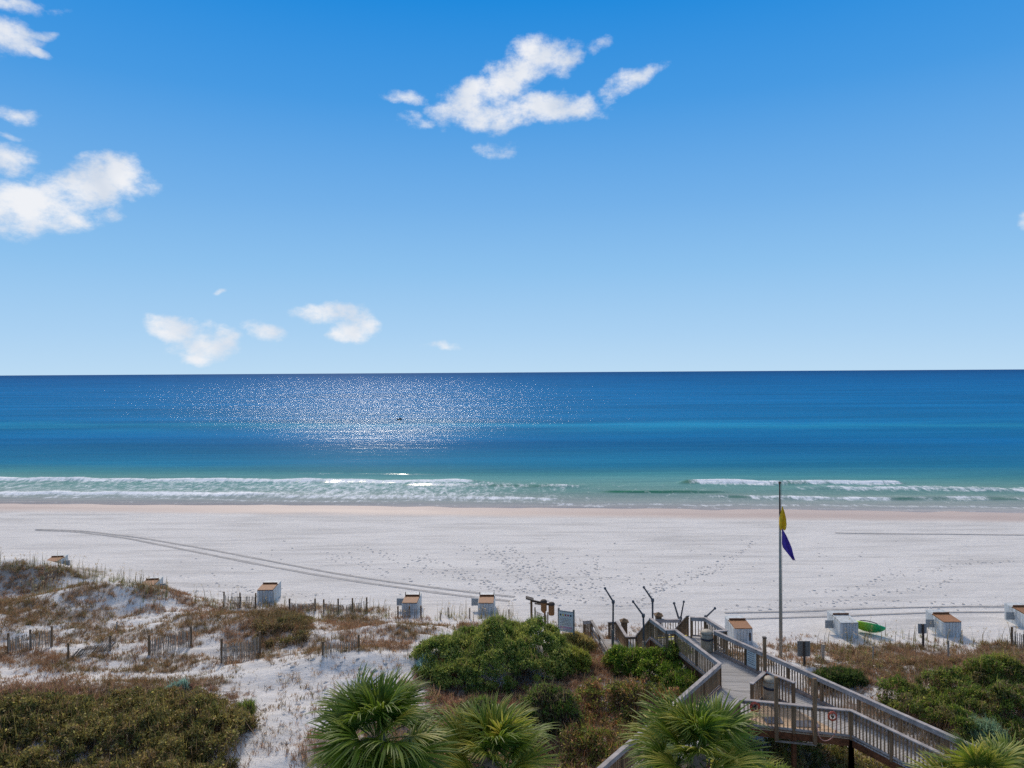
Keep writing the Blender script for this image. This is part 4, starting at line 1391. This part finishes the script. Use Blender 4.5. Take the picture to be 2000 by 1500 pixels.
# ------------------------------------------------------------------ sand fences
ME_PICK = MB().box((0, 0, .6), (.046, .014, 1.2)).mesh('picket', M_FENCE)
def sand_fence(a, b, label, h=1.15, nposts=2, spacing=.095, tilt=0.0, miss=.05, sag=0.0, lean=0.0, post_w=.1):
    p, q = ground(*a), ground(*b)
    L = math.hypot(q[0] - p[0], q[1] - p[1])
    ang = math.atan2(q[1] - p[1], q[0] - p[0])
    t = thing('sand_fence', label, 'fence', (p[0], p[1], p[2]), 0, 'slatted sand fences on the dunes')
    h *= .9
    n = int(L / spacing)
    w = MB(); tops = []
    for k in range(n):
        u = (k + .5) / n
        x, y = p[0] + (q[0] - p[0]) * u, p[1] + (q[1] - p[1]) * u
        z = Hs(x, y)
        s = h / 1.2 * (1 - sag * math.sin(math.pi * u)) * rnd.uniform(.94, 1.04)
        tl = tilt + rnd.gauss(0, .035)
        tops.append((x - p[0] - math.cos(ang) * 0 + math.sin(tl) * math.cos(ang) * s * .75, y - p[1] - lean * s * .7, z - p[2] + .72 * s * math.cos(tl)))
        if rnd.random() < miss:
            continue
        o = inst('picket', ME_PICK, t, (x - p[0], y - p[1], z - p[2] - .08), (lean, 0, ang), (1, 1, s))
        o.rotation_euler = (lean, tl, ang)
    for f in (.45, 1.0, 1.35):
        pts = [(x * 1, y, z * f if f < 1 else z * 1.0 + (f - 1) * .5) for x, y, z in tops]
        w.tube(pts, .006, 4)
    w.obj('wire', M_LAMP, t)
    for k in range(nposts):
        u = k / (nposts - 1)
        x, y = p[0] + (q[0] - p[0]) * u, p[1] + (q[1] - p[1]) * u
        z = Hs(x, y)
        MB().box((0, 0, (h + .35) / 2), (post_w, post_w, h + .35)).obj('post', M_POST if post_w > .08 else M_FENCE, t, (x - p[0], y - p[1] + .06, z - p[2] - .2), ang)
sand_fence((15, 1278), (100, 1264), 'dark upright sand fence at the far left of the dunes', 1.15, 3, .098, 0, .03)
sand_fence((132, 1288), (214, 1272), 'low sand fence collapsed and slanting between two stakes', .8, 2, .085, .75, .05, .1, post_w=.09)
sand_fence((290, 1281), (372, 1262), 'faded sand fence blending into brown scrub, middle left', 1.1, 2, .085, 0, .1)
sand_fence((432, 1296), (507, 1280), 'faded tall sand fence in front of the dark brown scrub patch', 1.3, 2, .085, 0, .08)
sand_fence((630, 1280), (700, 1266), 'half buried sand fence above the bare sand slope', .62, 2, .085, 0, .1)
sand_fence((437, 1186), (499, 1188), 'weathered beach-side fence left of the white box', 1.0, 3, .1, 0, .12)
sand_fence((565, 1194), (615, 1194), 'sagging beach-side fence right of the white box', .8, 2, .09, .03, .08, .2)
sand_fence((632, 1198), (716, 1194), 'uneven beach-side fence with taller right end', .9, 4, .1, 0, .15, .25)
sand_fence((777, 1207), (822, 1206), 'short fence run directly before the grey white box', .7, 3, .12, 0, .3)
sand_fence((1045, 1212), (1070, 1222), 'short pale fence under the brown hanging bins', .8, 2, .11, 0, .1, post_w=.07)
sand_fence((1978, 1262), (2030, 1278), 'dark fence leaving the picture at the right edge', 1.1, 3, .11, 0, .05)

# ------------------------------------------------------------------ small boat far out
by = at_z(780, 820, WATER)
bt = thing('small_boat', 'tiny dark boat in the sun glitter far offshore', 'boat', (by[0], by[1], WATER))
mb = MB(); n, K = 11, 8
for i in range(n):
    u = -1 + 2 * i / (n - 1)
    wd = .45 * (1 - abs(u) ** 2.5) + .03
    for k in range(K):
        a = math.pi * k / (K - 1)
        mb.v.append((u * 1.1, wd * math.cos(a), .34 + .12 * u * u - .4 * math.sin(a)))
for i in range(n - 1):
    for k in range(K - 1):
        a = i * K + k
        mb.f.append((a, a + 1, a + 1 + K, a + K))
    mb.f.append((i * K, i * K + K, i * K + 2 * K - 1, i * K + K - 1))
mb.obj('hull', M_BOAT, bt, smooth=True)
MB().lathe([(.34, .1), (.36, .5), (.24, .8), (.08, .9)], n=10).obj('engine_hump', M_BOAT, bt, (.3, 0, 0), smooth=True)
MB().lathe([(.2, .1), (.22, .3), (.1, .4)], n=10).obj('seat', M_BOAT, bt, (-.45, 0, 0), smooth=True)

# ------------------------------------------------------------------ shrubs
GREENS = [(46, 64, 26), (66, 84, 34), (88, 100, 46), (108, 110, 58), (38, 52, 24)]
OLIVES = [(78, 76, 36), (100, 92, 48), (118, 106, 58), (60, 64, 32), (106, 84, 58), (86, 70, 48)]
BRIGHT = [(66, 90, 22), (84, 106, 30), (52, 74, 22), (102, 116, 40), (84, 82, 36)]
def dome(cx, cy, rx, ry, h, n, skew=0.0):
    r = np.sqrt(rng.uniform(0, 1, n)); a = rng.uniform(0, 2 * math.pi, n)
    x, y = cx + rx * r * np.cos(a), cy + ry * r * np.sin(a)
    lum = fbm(x / 1.1, y / 1.1, 131, 3)
    z = H(x, y) + h * np.sqrt(np.maximum(0, 1 - r ** 2.6)) * (.3 + 1.35 * lum) * (1 + skew * (x - cx) / rx)
    return np.stack([x, y, z], 1)
def clump_leaves(C, rad, nl, smin, smax, cols, w=None, flat=.75, asp=.5, tipcol=None):
    n = len(C)
    D = unit(rng.normal(size=(n * nl, 3)) + np.array([0, -.15, .45]))
    D[:, 2] *= flat
    rr = np.repeat(rad, nl)[:, None] * rng.uniform(.55, 1.12, (n * nl, 1))
    P = np.repeat(C, nl, 0) + D * rr
    sz = rng.uniform(smin, smax, n * nl)
    ct = palette(cols, n, .22, w)
    T = np.repeat(ct, nl, 0) * .72 + palette(cols, n * nl, .25, w) * .28
    if tipcol is not None:
        k = rng.uniform(size=n * nl) < .10
        T[k] = palette(tipcol, int(k.sum()), .2)
    return leaves(P, sz, np.clip(T, 0, 1), .5, asp)
def shoots(C, rad, per, cols, lo=.14, hi=.4):
    n = len(C) * per
    P = np.repeat(C, per, 0) + rng.normal(size=(n, 3)) * np.repeat(rad, per)[:, None] * np.array([.5, .5, .25])
    a = rng.uniform(0, 6.28, n); l = rng.uniform(.1, .8, n)
    return blades(P, np.repeat(rad, per) + rng.uniform(lo, hi, n) * .6, rng.uniform(.012, .026, n), np.stack([l * np.cos(a), l * np.sin(a)], 1), palette(list(cols) + [(110, 90, 66)], n, .25))
def twigs(C, base, n, rad=.012):
    """thin twig blades from the ground to clump centres"""
    i = rng.choice(len(C), n)
    B = base[i] + rng.normal(size=(n, 3)) * np.array([.25, .25, 0])
    T = C[i] + rng.normal(size=(n, 3)) * .15
    s = unit(np.cross(T - B, rng.normal(size=(n, 3)))) * rad
    M_ = (B + T) / 2 + rng.normal(size=(n, 3)) * .08
    V = np.stack([B - s, B + s, M_ - s * .8, M_ + s * .8, T], 1).reshape(-1, 3)
    k = np.arange(n)[:, None] * 5
    F = np.concatenate([k + np.array([[0, 1, 3]]), k + np.array([[0, 3, 2]]), k + np.array([[2, 3, 4]])])
    return V, F, np.repeat(palette([(92, 74, 58), (120, 100, 82), (70, 56, 44)], n), 5, 0)
def bush(name, label, px, py, rx, ry, h, n, nl, cols, cat='bush', group=None, smin=.04, smax=.085, rad=(.16, .34), g=None, asp=.5, tip=None, w=None, ntw=80, spiky=False, skew=0.0):
    if g is None:
        g = ground(px, py)
    t = thing(name, label, cat, (g[0], g[1], g[2]), group=group)
    C = dome(g[0], g[1], rx, ry, h, n, skew)
    o = np.array(g)
    rd = rng.uniform(*rad, n)
    if spiky:
        V, F, T = shoots(C * np.array([1, 1, 0]) + np.stack([np.zeros(n), np.zeros(n), H(C[:, 0], C[:, 1]) + (C[:, 2] - H(C[:, 0], C[:, 1])) * rng.uniform(.1, .8, n)], 1), rd, nl, cols, .2, .5)
    else:
        V, F, T = merge([clump_leaves(C, rd, nl, smin, smax, cols, w, asp=asp, tipcol=tip), shoots(C, rd, 7, cols)])
    link(bpy.data.objects.new('foliage', np_mesh('foliage', V - o, F, M_LEAF, T)), t)
    base = C.copy(); base[:, 2] = H(C[:, 0], C[:, 1])
    V, F, T = twigs(C, base, ntw)
    link(bpy.data.objects.new('stems', np_mesh('stems', V - o, F, M_GRASS, T)), t)
    return t
bush('mound_shrub', 'large windswept dark green shrub mound left of the boardwalk stairs', 0, 0, 4.2, 2.6, 1.45, 700, 120, [(70, 88, 34), (90, 104, 44), (110, 118, 54), (134, 132, 66), (120, 122, 56), (54, 68, 30)], 'shrub', skew=.45, g=(-1.0, 37.4, Hs(-1.0, 37.4)), tip=[(140, 136, 84), (118, 122, 60)], ntw=500, smin=.04, smax=.08)
bush('green_bush', 'bright green bush in front of the boardwalk stairs', 1300, 1330, 1.75, 1.5, 1.15, 170, 130, BRIGHT, group='bushes beside the boardwalk', tip=[(150, 160, 60)])
bush('green_bush', 'bright green bush under the bent pole, left of the stair bush', 1225, 1320, 1.2, 1.1, 1.0, 110, 120, BRIGHT, group='bushes beside the boardwalk', tip=[(150, 150, 60)])
bush('green_bush', 'dark bush touching the left railing just below its bend', 1335, 1365, 1.0, 1.1, 1.1, 90, 120, BRIGHT + [(40, 60, 24)], group='bushes beside the boardwalk')
bush('green_bush', 'round twiggy bush with green crown above the second palm', 1075, 1425, 1.35, 1.0, 1.3, 120, 80, [(70, 92, 34), (92, 104, 44), (84, 72, 54), (64, 54, 42)], group='bushes beside the boardwalk', ntw=900)
bush('green_bush', 'small green bush just above the second palm crown', 935, 1410, .9, .7, .9, 60, 90, [(70, 92, 34), (92, 104, 44), (84, 72, 54)], group='bushes beside the boardwalk', ntw=300)
bush('green_bush', 'yellow green bush between mound shrub and stair bush', 1118, 1305, .9, .6, .75, 60, 110, [(112, 116, 40), (136, 130, 54), (90, 96, 36)], group='bushes beside the boardwalk')
bush('green_bush', 'olive grassy bush beside the open board railing', 1126, 1264, .95, .7, .6, 70, 100, [(122, 112, 62), (104, 98, 50), (140, 124, 76)], group='bushes beside the boardwalk', asp=.2, smin=.07, smax=.14)
bush('grey_green_bush', 'small blue grey bush at the left foot of the mound shrub', 836, 1312, .55, .45, .5, 40, 130, [(128, 150, 138), (108, 132, 122), (150, 166, 152)], rad=(.12, .22), smin=.025, smax=.05)
bush('grey_green_bush', 'tiny blue grey bush at the edge of the left scrub', 345, 1352, .5, .35, .4, 24, 110, [(120, 142, 128), (100, 124, 110)], rad=(.12, .2), smin=.025, smax=.05)
bush('spiky_green_plant', 'vivid green spiky plant at the right edge of the left scrub', 482, 1398, .45, .35, .75, 14, 60, [(70, 98, 30), (86, 114, 38), (54, 78, 26), (104, 110, 48)], 'plant', rad=(.1, .3), spiky=True)
bush('green_bush', 'dark green bush right of the far railing near the sign post', 1640, 1336, 1.3, .6, .5, 80, 110, [(58, 72, 30), (76, 88, 36), (44, 56, 26)], group='bushes beside the boardwalk')
bush('green_bush', 'yellow green bush on the crest at the upper right', 1935, 1322, 1.6, .8, .7, 110, 100, [(98, 104, 36), (116, 116, 48), (78, 84, 34), (104, 86, 56)], group='bushes beside the boardwalk')
bush('grey_green_bush', 'blue grey bush above the palm at lower right', 1925, 1462, .8, .7, 1.1, 50, 110, [(96, 116, 88), (82, 104, 78), (112, 128, 96)], smin=.04, smax=.09, asp=.25)

def scrub(name, label, poly_px, hmin, hmax, dens, nl, cols, w=None, tip=None, seed=0, rad=(.16, .36), smin=.04, smax=.085, ntw=14):
    poly = world_poly(poly_px)
    xs, ys = [p[0] for p in poly], [p[1] for p in poly]
    area = (max(xs) - min(xs)) * (max(ys) - min(ys))
    n = int(area * dens)
    x, y = rng.uniform(min(xs), max(xs), n), rng.uniform(min(ys), max(ys), n)
    jx, jy = x + .8 * (fbm(x / .9, y / .9, seed, 2) - .5), y + .8 * (fbm(x / .9, y / .9, seed + 4, 2) - .5)
    k = in_poly(jx, jy, poly)
    x, y = x[k], y[k]
    lum = sstep(.25, .75, fbm(x / 1.5, y / 1.2, seed + 8, 3))
    z = H(x, y) + hmin + (hmax - hmin) * lum * rng.uniform(.7, 1.1, len(x)) - rng.uniform(0, .35, len(x))
    C = np.stack([x, y, z], 1)
    a = clump_leaves(C, rng.uniform(*rad, len(C)), nl, smin, smax, cols, w, tipcol=tip)
    base = C.copy(); base[:, 2] = H(x, y)
    b = twigs(C, base, len(C) * ntw, .009)
    V, F, T = merge([a, b, shoots(C, rng.uniform(*rad, len(C)), 6, cols)])
    o = link(bpy.data.objects.new(name, np_mesh(name, V, F, M_LEAF, T)))
    tag(o, label, 'scrub', kind='stuff')
scrub('dune_scrub', 'olive green low scrub carpeting the dune at lower left', [(-60, 1385), (60, 1388), (170, 1376), (330, 1366), (440, 1380), (492, 1410), (478, 1450), (452, 1490), (420, 1560), (430, 1680), (-80, 1680)], .35, 1.0, 17, 66, OLIVES, [.26, .24, .16, .18, .08, .08], tip=[(150, 138, 76), (140, 118, 84)], seed=201)
scrub('dune_scrub', 'dense green scrub on the dune beyond the right railing', [(1690, 1385), (1740, 1352), (1850, 1340), (1900, 1330), (1990, 1335), (2080, 1340), (2090, 1560), (1960, 1500), (1880, 1470), (1790, 1425)], .4, 1.35, 14, 75, [(72, 86, 32), (92, 104, 40), (56, 66, 28), (112, 112, 52), (92, 76, 54), (80, 96, 30)], tip=[(140, 140, 64), (128, 110, 74)], seed=231)
scrub('dune_scrub', 'mixed green and rusty scrub left of the fork railing', [(1160, 1350), (1250, 1350), (1300, 1365), (1330, 1385), (1270, 1440), (1200, 1510), (1130, 1600), (1000, 1640), (1090, 1500), (1130, 1430), (1120, 1390)], .2, .95, 13, 55, [(84, 94, 36), (66, 78, 30), (112, 92, 62), (128, 86, 60), (98, 106, 44), (74, 60, 44)], tip=[(150, 140, 60), (150, 112, 84)], seed=261)
scrub('dune_scrub', 'yellow brown scrub under the near railing and palms', [(1420, 1470), (1500, 1462), (1650, 1470), (1800, 1500), (1900, 1600), (1500, 1700), (1380, 1600)], .15, .7, 9, 55, [(120, 112, 56), (98, 96, 44), (80, 84, 36), (128, 108, 78)], seed=291)
scrub('dune_scrub', 'dark brown shrubby patch on the middle dune behind the faded fences', [(480, 1250), (500, 1215), (560, 1200), (600, 1215), (605, 1245), (560, 1265), (510, 1268)], .1, .4, 9, 60, [(96, 80, 52), (84, 70, 44), (112, 96, 60), (78, 76, 40)], seed=321, ntw=20)

scrub('undergrowth', 'rusty brown undergrowth between the mound shrub and the bottom palms', [(830, 1345), (900, 1352), (1000, 1350), (1090, 1330), (1160, 1285), (1200, 1300), (1160, 1360), (1130, 1420), (1090, 1480), (1000, 1560), (850, 1600), (700, 1600), (800, 1480), (840, 1420)], .02, .34, 12, 46, [(140, 104, 82), (118, 86, 68), (156, 124, 96), (98, 76, 58), (112, 104, 58)], seed=341, ntw=34, rad=(.1, .26), smin=.025, smax=.06)
scrub('undergrowth', 'brown green undergrowth beyond the right railing below the boxes', [(1590, 1285), (1660, 1276), (1780, 1276), (1800, 1300), (1900, 1285), (2040, 1285), (2040, 1345), (1860, 1345), (1740, 1352), (1690, 1345), (1610, 1320)], .02, .36, 7, 46, [(124, 104, 70), (104, 92, 56), (136, 112, 84), (96, 96, 48), (130, 96, 72)], seed=361, ntw=30, rad=(.1, .26), smin=.025, smax=.06)
scrub('undergrowth', 'reddish undergrowth along the upper edge of the left scrub', [(-60, 1352), (80, 1350), (220, 1345), (330, 1340), (430, 1345), (470, 1365), (430, 1380), (300, 1374), (160, 1384), (-60, 1392)], .02, .3, 9, 46, [(138, 102, 84), (116, 84, 70), (128, 108, 74), (98, 78, 60)], seed=381, ntw=34, rad=(.1, .24), smin=.025, smax=.06)

# ------------------------------------------------------------------ dry grass, sea oats, twigs
def dune_grass():
    N = 300000
    x, y = rng.uniform(-46, 34, N), rng.uniform(20, 61, N)
    z = H(x, y)
    px, py = proj(x, y, z)
    k = (px > -40) & (px < 2040) & (py < 1600) & (inland(x, y) > -3)
    x, y, z, px, py = x[k], y[k], z[k], px[k], py[k]
    c = cover(x, y, z)
    # keep grass from growing through the decks
    for poly in ([pG, pRj, pR0, pF], [pG, pL2, pNl, pN0], [pG, pN0, pN1, pRj], [pRj, pN1, pN3, pR2], [pE, pF, pR0, pK3, pK2, pK, pD], [qLn, qI, qA, qRn], [qB, qC2, (qC2[0] + .5, qC2[1] + 2.4), qA]):
        c = np.where(in_poly(x, y, poly), c * .0, c)
    k = rng.uniform(size=len(c)) < c * .62
    x, y, z, px, py, c = x[k], y[k], z[k], px[k], py[k], c[k]
    n, B = len(x), 8
    red = sstep(.42, .62, fbm(x / 3, y / 2.4, 141, 3)) * .5 + .5 * ((px > 820) & (px < 1220) & (py > 1290))
    brown = palette([(122, 98, 70), (104, 82, 56), (90, 74, 48), (138, 112, 82), (94, 84, 50), (114, 88, 64)], n, .25)
    redc = palette([(140, 104, 80), (120, 86, 68), (104, 78, 60), (156, 122, 96)], n, .2)
    T = brown * (1 - red[:, None]) + redc * red[:, None]
    P = np.repeat(np.stack([x, y, z - .02], 1), B, 0) + rng.normal(size=(n * B, 3)) * np.array([.07, .07, 0])
    ln = np.repeat(rng.uniform(.14, .40, n) * (.7 + .5 * c), B) * rng.uniform(.6, 1.2, n * B)
    a = rng.uniform(0, 6.28, n * B); l = rng.uniform(.2, .9, n * B)
    V, F, TT = blades(P, ln, rng.uniform(.014, .028, n * B), np.stack([l * np.cos(a), l * np.sin(a)], 1), np.clip(np.repeat(T, B, 0) * rng.uniform(.75, 1.25, (n * B, 1)), 0, 1))
    o = link(bpy.data.objects.new('dune_grass', np_mesh('dune_grass', V, F, M_GRASS, TT)))
    tag(o, 'dry brown grass and creepers in patches over the dunes', 'grass', kind='stuff')
    print('grass tufts', n)
dune_grass()
def sea_oats():
    N = 14000
    x, y = rng.uniform(-46, 34, N), rng.uniform(36, 62, N)
    z = H(x, y)
    d = inland(x, y)
    px, py = proj(x, y, z)
    cl = sstep(.48, .7, fbm(x / 2.5, y / 2.5, 151, 3))
    pr = cl * sstep(-3.2, -.6, d) * sstep(4.0, .5, d) * np.where(px < 330, 1.0, .6) * np.where((px > 1120) & (px < 1540), 0, 1)
    k = (rng.uniform(size=N) < pr) & (px > -20) & (px < 2020)
    ex = []
    for px0, px1, line, cnt in ((10, 330, [(0, 1108), (120, 1112), (200, 1128), (330, 1160)], 170), (380, 760, [(380, 1178), (560, 1192), (760, 1204)], 70), (820, 1010, [(820, 1206), (1010, 1208)], 40), (1560, 1990, [(1560, 1268), (1700, 1262), (1990, 1262)], 80)):
        for _ in range(cnt):
            q = rnd.uniform(px0, px1)
            g_ = ground(q, np.interp(q, [a[0] for a in line], [a[1] for a in line]) + rnd.gauss(0, 6))
            ex.append(g_)
    ex = np.array(ex)
    x, y, z = np.concatenate([x[k], ex[:, 0]]), np.concatenate([y[k], ex[:, 1]]), np.concatenate([z[k], ex[:, 2]])
    n = len(x)
    ln = rng.uniform(.55, 1.3, n)
    a = rng.uniform(0, 6.28, n); l = rng.uniform(.02, .28, n)
    lean = np.stack([l * np.cos(a) + .06, l * np.sin(a)], 1)
    P = np.stack([x, y, z - .03], 1)
    col = palette([(112, 102, 82), (96, 86, 68), (84, 78, 58), (108, 94, 72)], n, .2)
    A = blades(P, ln, rng.uniform(.026, .044, n), lean, col)
    tip = P + np.concatenate([lean * ln[:, None], (ln * np.sqrt(1 - (lean ** 2).sum(1)))[:, None]], 1)
    hd = rng.uniform(size=n) < .5
    m = int(hd.sum())
    Hd = np.repeat(tip[hd], 5, 0) + rng.normal(size=(m * 5, 3)) * np.array([.03, .03, .05]) - np.array([0, 0, .06])
    Bv = leaves(Hd, rng.uniform(.03, .065, m * 5), np.repeat(palette([(168, 146, 108), (150, 128, 92)], m, .15), 5, 0), 0, .35)
    # basal leaves
    B = 6
    PB = np.repeat(P, B, 0) + rng.normal(size=(n * B, 3)) * np.array([.06, .06, 0])
    ab = rng.uniform(0, 6.28, n * B); lb = rng.uniform(.2, .8, n * B)
    Cb = blades(PB, rng.uniform(.2, .5, n * B), rng.uniform(.014, .024, n * B), np.stack([lb * np.cos(ab), lb * np.sin(ab)], 1), palette([(116, 112, 66), (132, 120, 80), (96, 96, 54)], n * B, .2))
    V, F, T = merge([A, Bv, Cb])
    o = link(bpy.data.objects.new('sea_oats', np_mesh('sea_oats', V, F, M_GRASS, T)))
    tag(o, 'thin upright sea oat stalks along the dune crest', 'sea oats', kind='stuff')
    print('oats', n)
sea_oats()
def debris():
    N = 15000
    x, y = rng.uniform(-30, 32, N), rng.uniform(24, 50, N)
    z = H(x, y); px, py = proj(x, y, z)
    k = (px > -20) & (px < 2020) & (inland(x, y) > -.5) & (rng.uniform(size=N) < .25 + .75 * sstep(.45, .7, fbm(x / 1.2, y, 161, 3)))
    x, y, z = x[k], y[k], z[k]; n = len(x)
    a = rng.uniform(0, 6.28, n); l = rng.uniform(.75, .99, n)
    V, F, T = blades(np.stack([x, y, z], 1), rng.uniform(.1, .36, n), rng.uniform(.014, .03, n), np.stack([l * np.cos(a), l * np.sin(a)], 1), palette([(70, 58, 50), (92, 78, 66), (58, 50, 44), (104, 88, 72)], n, .2))
    o = link(bpy.data.objects.new('twig_litter', np_mesh('twig_litter', V, F, M_GRASS, T)))
    tag(o, 'dark twigs and dead runners lying on the pale dune sand', 'twigs', kind='stuff')
debris()

# ------------------------------------------------------------------ palms
def frond_mesh(seed, pl, fan, droop, cols, spread=122, nseg=50):
    r = random.Random(seed)
    V, F, T = [], [], []
    cs = [tuple(1.45 * v for v in srgb(*c)) for c in cols]
    # petiole
    pts = [(pl * t, 0, -.10 * pl * t * t) for t in (0, .33, .66, 1)]
    for i, (x, y, z) in enumerate(pts):
        w = .024 - .004 * i
        V += [(x, -w, z), (x, w, z), (x, 0, z - .02)]
        T += [srgb(104, 124, 60)] * 3
    for i in range(3):
        a = i * 3
        F += [(a, a + 1, a + 4), (a, a + 4, a + 3), (a + 1, a + 2, a + 5), (a + 1, a + 5, a + 4), (a + 2, a, a + 3), (a + 2, a + 3, a + 5)]
    bx, by_, bz = pts[-1]
    for k in range(nseg):
        u = -1 + 2 * k / (nseg - 1)
        th = R(spread) * u + r.gauss(0, .02)
        L = fan * (1 - .30 * abs(u) ** 1.6) * r.uniform(.9, 1.06)
        lift = (.12 + .09 * (seed % 5)) * abs(u) ** 1.2 * (1 if abs(u) < .9 else .7)       # folded fan
        cb = cs[r.randrange(len(cs))]
        dk = droop * r.uniform(.3, 1.7)
        side = (-math.sin(th), math.cos(th))
        cost = .18 * fan * max(0, math.cos(th))
        n0 = len(V)
        for j, t in enumerate((0.0, .35, .65, .85, 1.0)):
            rr = cost * t * 0 + L * t
            w = (.006, .021, .019, .011, 0.0)[j] * (fan / .95)
            x = bx + rr * math.cos(th) ; y = by_ + rr * math.sin(th)
            z = bz + lift * L * t * .8 - dk * L * t ** 2.6 * 1.0 - .10 * rr * t
            sh = 1 - .25 * dk * t * t
            x = bx + (x - bx) * sh; y = by_ + (y - by_) * sh
            tipm = max(0, (t - .6) / .4)
            c = tuple(cb[q] * (1 - .6 * tipm) + srgb(158, 158, 92)[q] * .6 * tipm for q in range(3))
            if w > 0:
                V += [(x - side[0] * w, y - side[1] * w, z), (x, y, z + w * .55), (x + side[0] * w, y + side[1] * w, z)]
                T += [c] * 3
            else:
                V.append((x, y, z)); T.append(c)
        for j in range(3):
            a = n0 + 3 * j
            F += [(a, a + 1, a + 4), (a, a + 4, a + 3), (a + 1, a + 2, a + 5), (a + 1, a + 5, a + 4)]
        a = n0 + 9
        F += [(a, a + 1, a + 3), (a + 1, a + 2, a + 3)]
    return np_mesh('frond', np.array(V), np.array(F), M_PALM, np.array(T))
PG = [(78, 98, 24), (94, 114, 30), (62, 82, 22), (112, 124, 40)]
PY = [(112, 120, 34), (136, 136, 46), (90, 106, 30), (152, 144, 60)]
PD = [(150, 126, 92), (128, 104, 74), (166, 146, 112)]
FR = {'g': [frond_mesh(300 + i, .62 + .06 * i, .92 + .06 * (i % 3), .06 + .10 * i, PG) for i in range(5)],
      'y': [frond_mesh(330 + i, .6 + .06 * i, .90 + .06 * (i % 3), .10 + .12 * i, PY) for i in range(4)],
      'd': [frond_mesh(360 + i, .55, .7, .9, PD, 70, 26) for i in range(2)]}
def palm(label, px, py, Y, size, n, mixy, seed, lowest=-56, dead=9):
    c = at_y(px, py, Y)
    gz = Hs(c[0], Y) - .2
    t = thing('cabbage_palm', label, 'palm tree', (c[0], Y, gz), group='fan palms in front of the dunes')
    h = c[2] - gz
    r = random.Random(seed)
    prof = []
    k = 26
    for i in range(k + 1):
        u = i / k
        prof.append((.17 + .03 * (1 - u) + (.035 if i % 2 else 0) + (.05 if u > .86 else 0) * (1 if i % 2 else .4), u * (h - .05)))
    MB().lathe(prof, n=12).obj('trunk', M_TRUNK, t)
    for i in range(n):
        u = (i + .5) / n
        az = i * 2.39996 + r.gauss(0, .25)
        el = R(84 + (lowest - 84) * u ** 1.1 + r.gauss(0, 9))
        d = Vector((math.cos(az) * math.cos(el), math.sin(az) * math.cos(el), math.sin(el)))
        zax = Vector((0, 0, 1)) - d * d.z
        if zax.length < .05:
            zax = Vector((math.cos(az + 3.14), math.sin(az + 3.14), 0))
        zax.normalize()
        yax = zax.cross(d)
        m = Matrix((d, yax, zax)).transposed()
        m = m @ Matrix.Rotation(r.gauss(0, .55), 3, 'X')
        fam = 'y' if r.random() < mixy else 'g'
        if u > .55 and r.random() < .14:
            fam = 'd'
        me = FR[fam][r.randrange(len(FR[fam]))]
        s = size * r.uniform(.85, 1.1) * (.78 + .3 * min(1, u * 2.2))
        inst('frond', me, t, (d.x * .06, d.y * .06, h - .12 - .2 * u), m.to_euler(), (s, s, s))
    for i in range(dead):
        az = r.uniform(0, 6.28); el = R(r.uniform(-78, -58))
        d = Vector((math.cos(az) * math.cos(el), math.sin(az) * math.cos(el), math.sin(el)))
        zax = (Vector((0, 0, 1)) - d * d.z).normalized()
        m = Matrix((d, zax.cross(d), zax)).transposed()
        inst('dead_frond', FR['d'][i % 2], t, (d.x * .1, d.y * .1, h - .45), m.to_euler(), (size, size, size))
palm('big dark green fan palm at lower centre left, fullest crown', 735, 1428, 17.0, 1.1, 42, .15, 1)
palm('low small fan palm peeking under the big dark green palm', 745, 1505, 16.2, .72, 16, .4, 9, -20, 3)
palm('yellow green fan palm at the bottom centre, right of the big dark palm', 955, 1475, 17.6, 1.05, 40, .62, 2)
palm('fan palm in front of the boardwalk fork', 1360, 1462, 17.6, 1.04, 40, .5, 3)
palm('low yellow fan palm cut by the bottom edge under the near railing', 1490, 1545, 18.2, .85, 22, .8, 4)
palm('fan palm at the lower right corner before the long railing', 1925, 1520, 18.4, 1.0, 34, .5, 5)
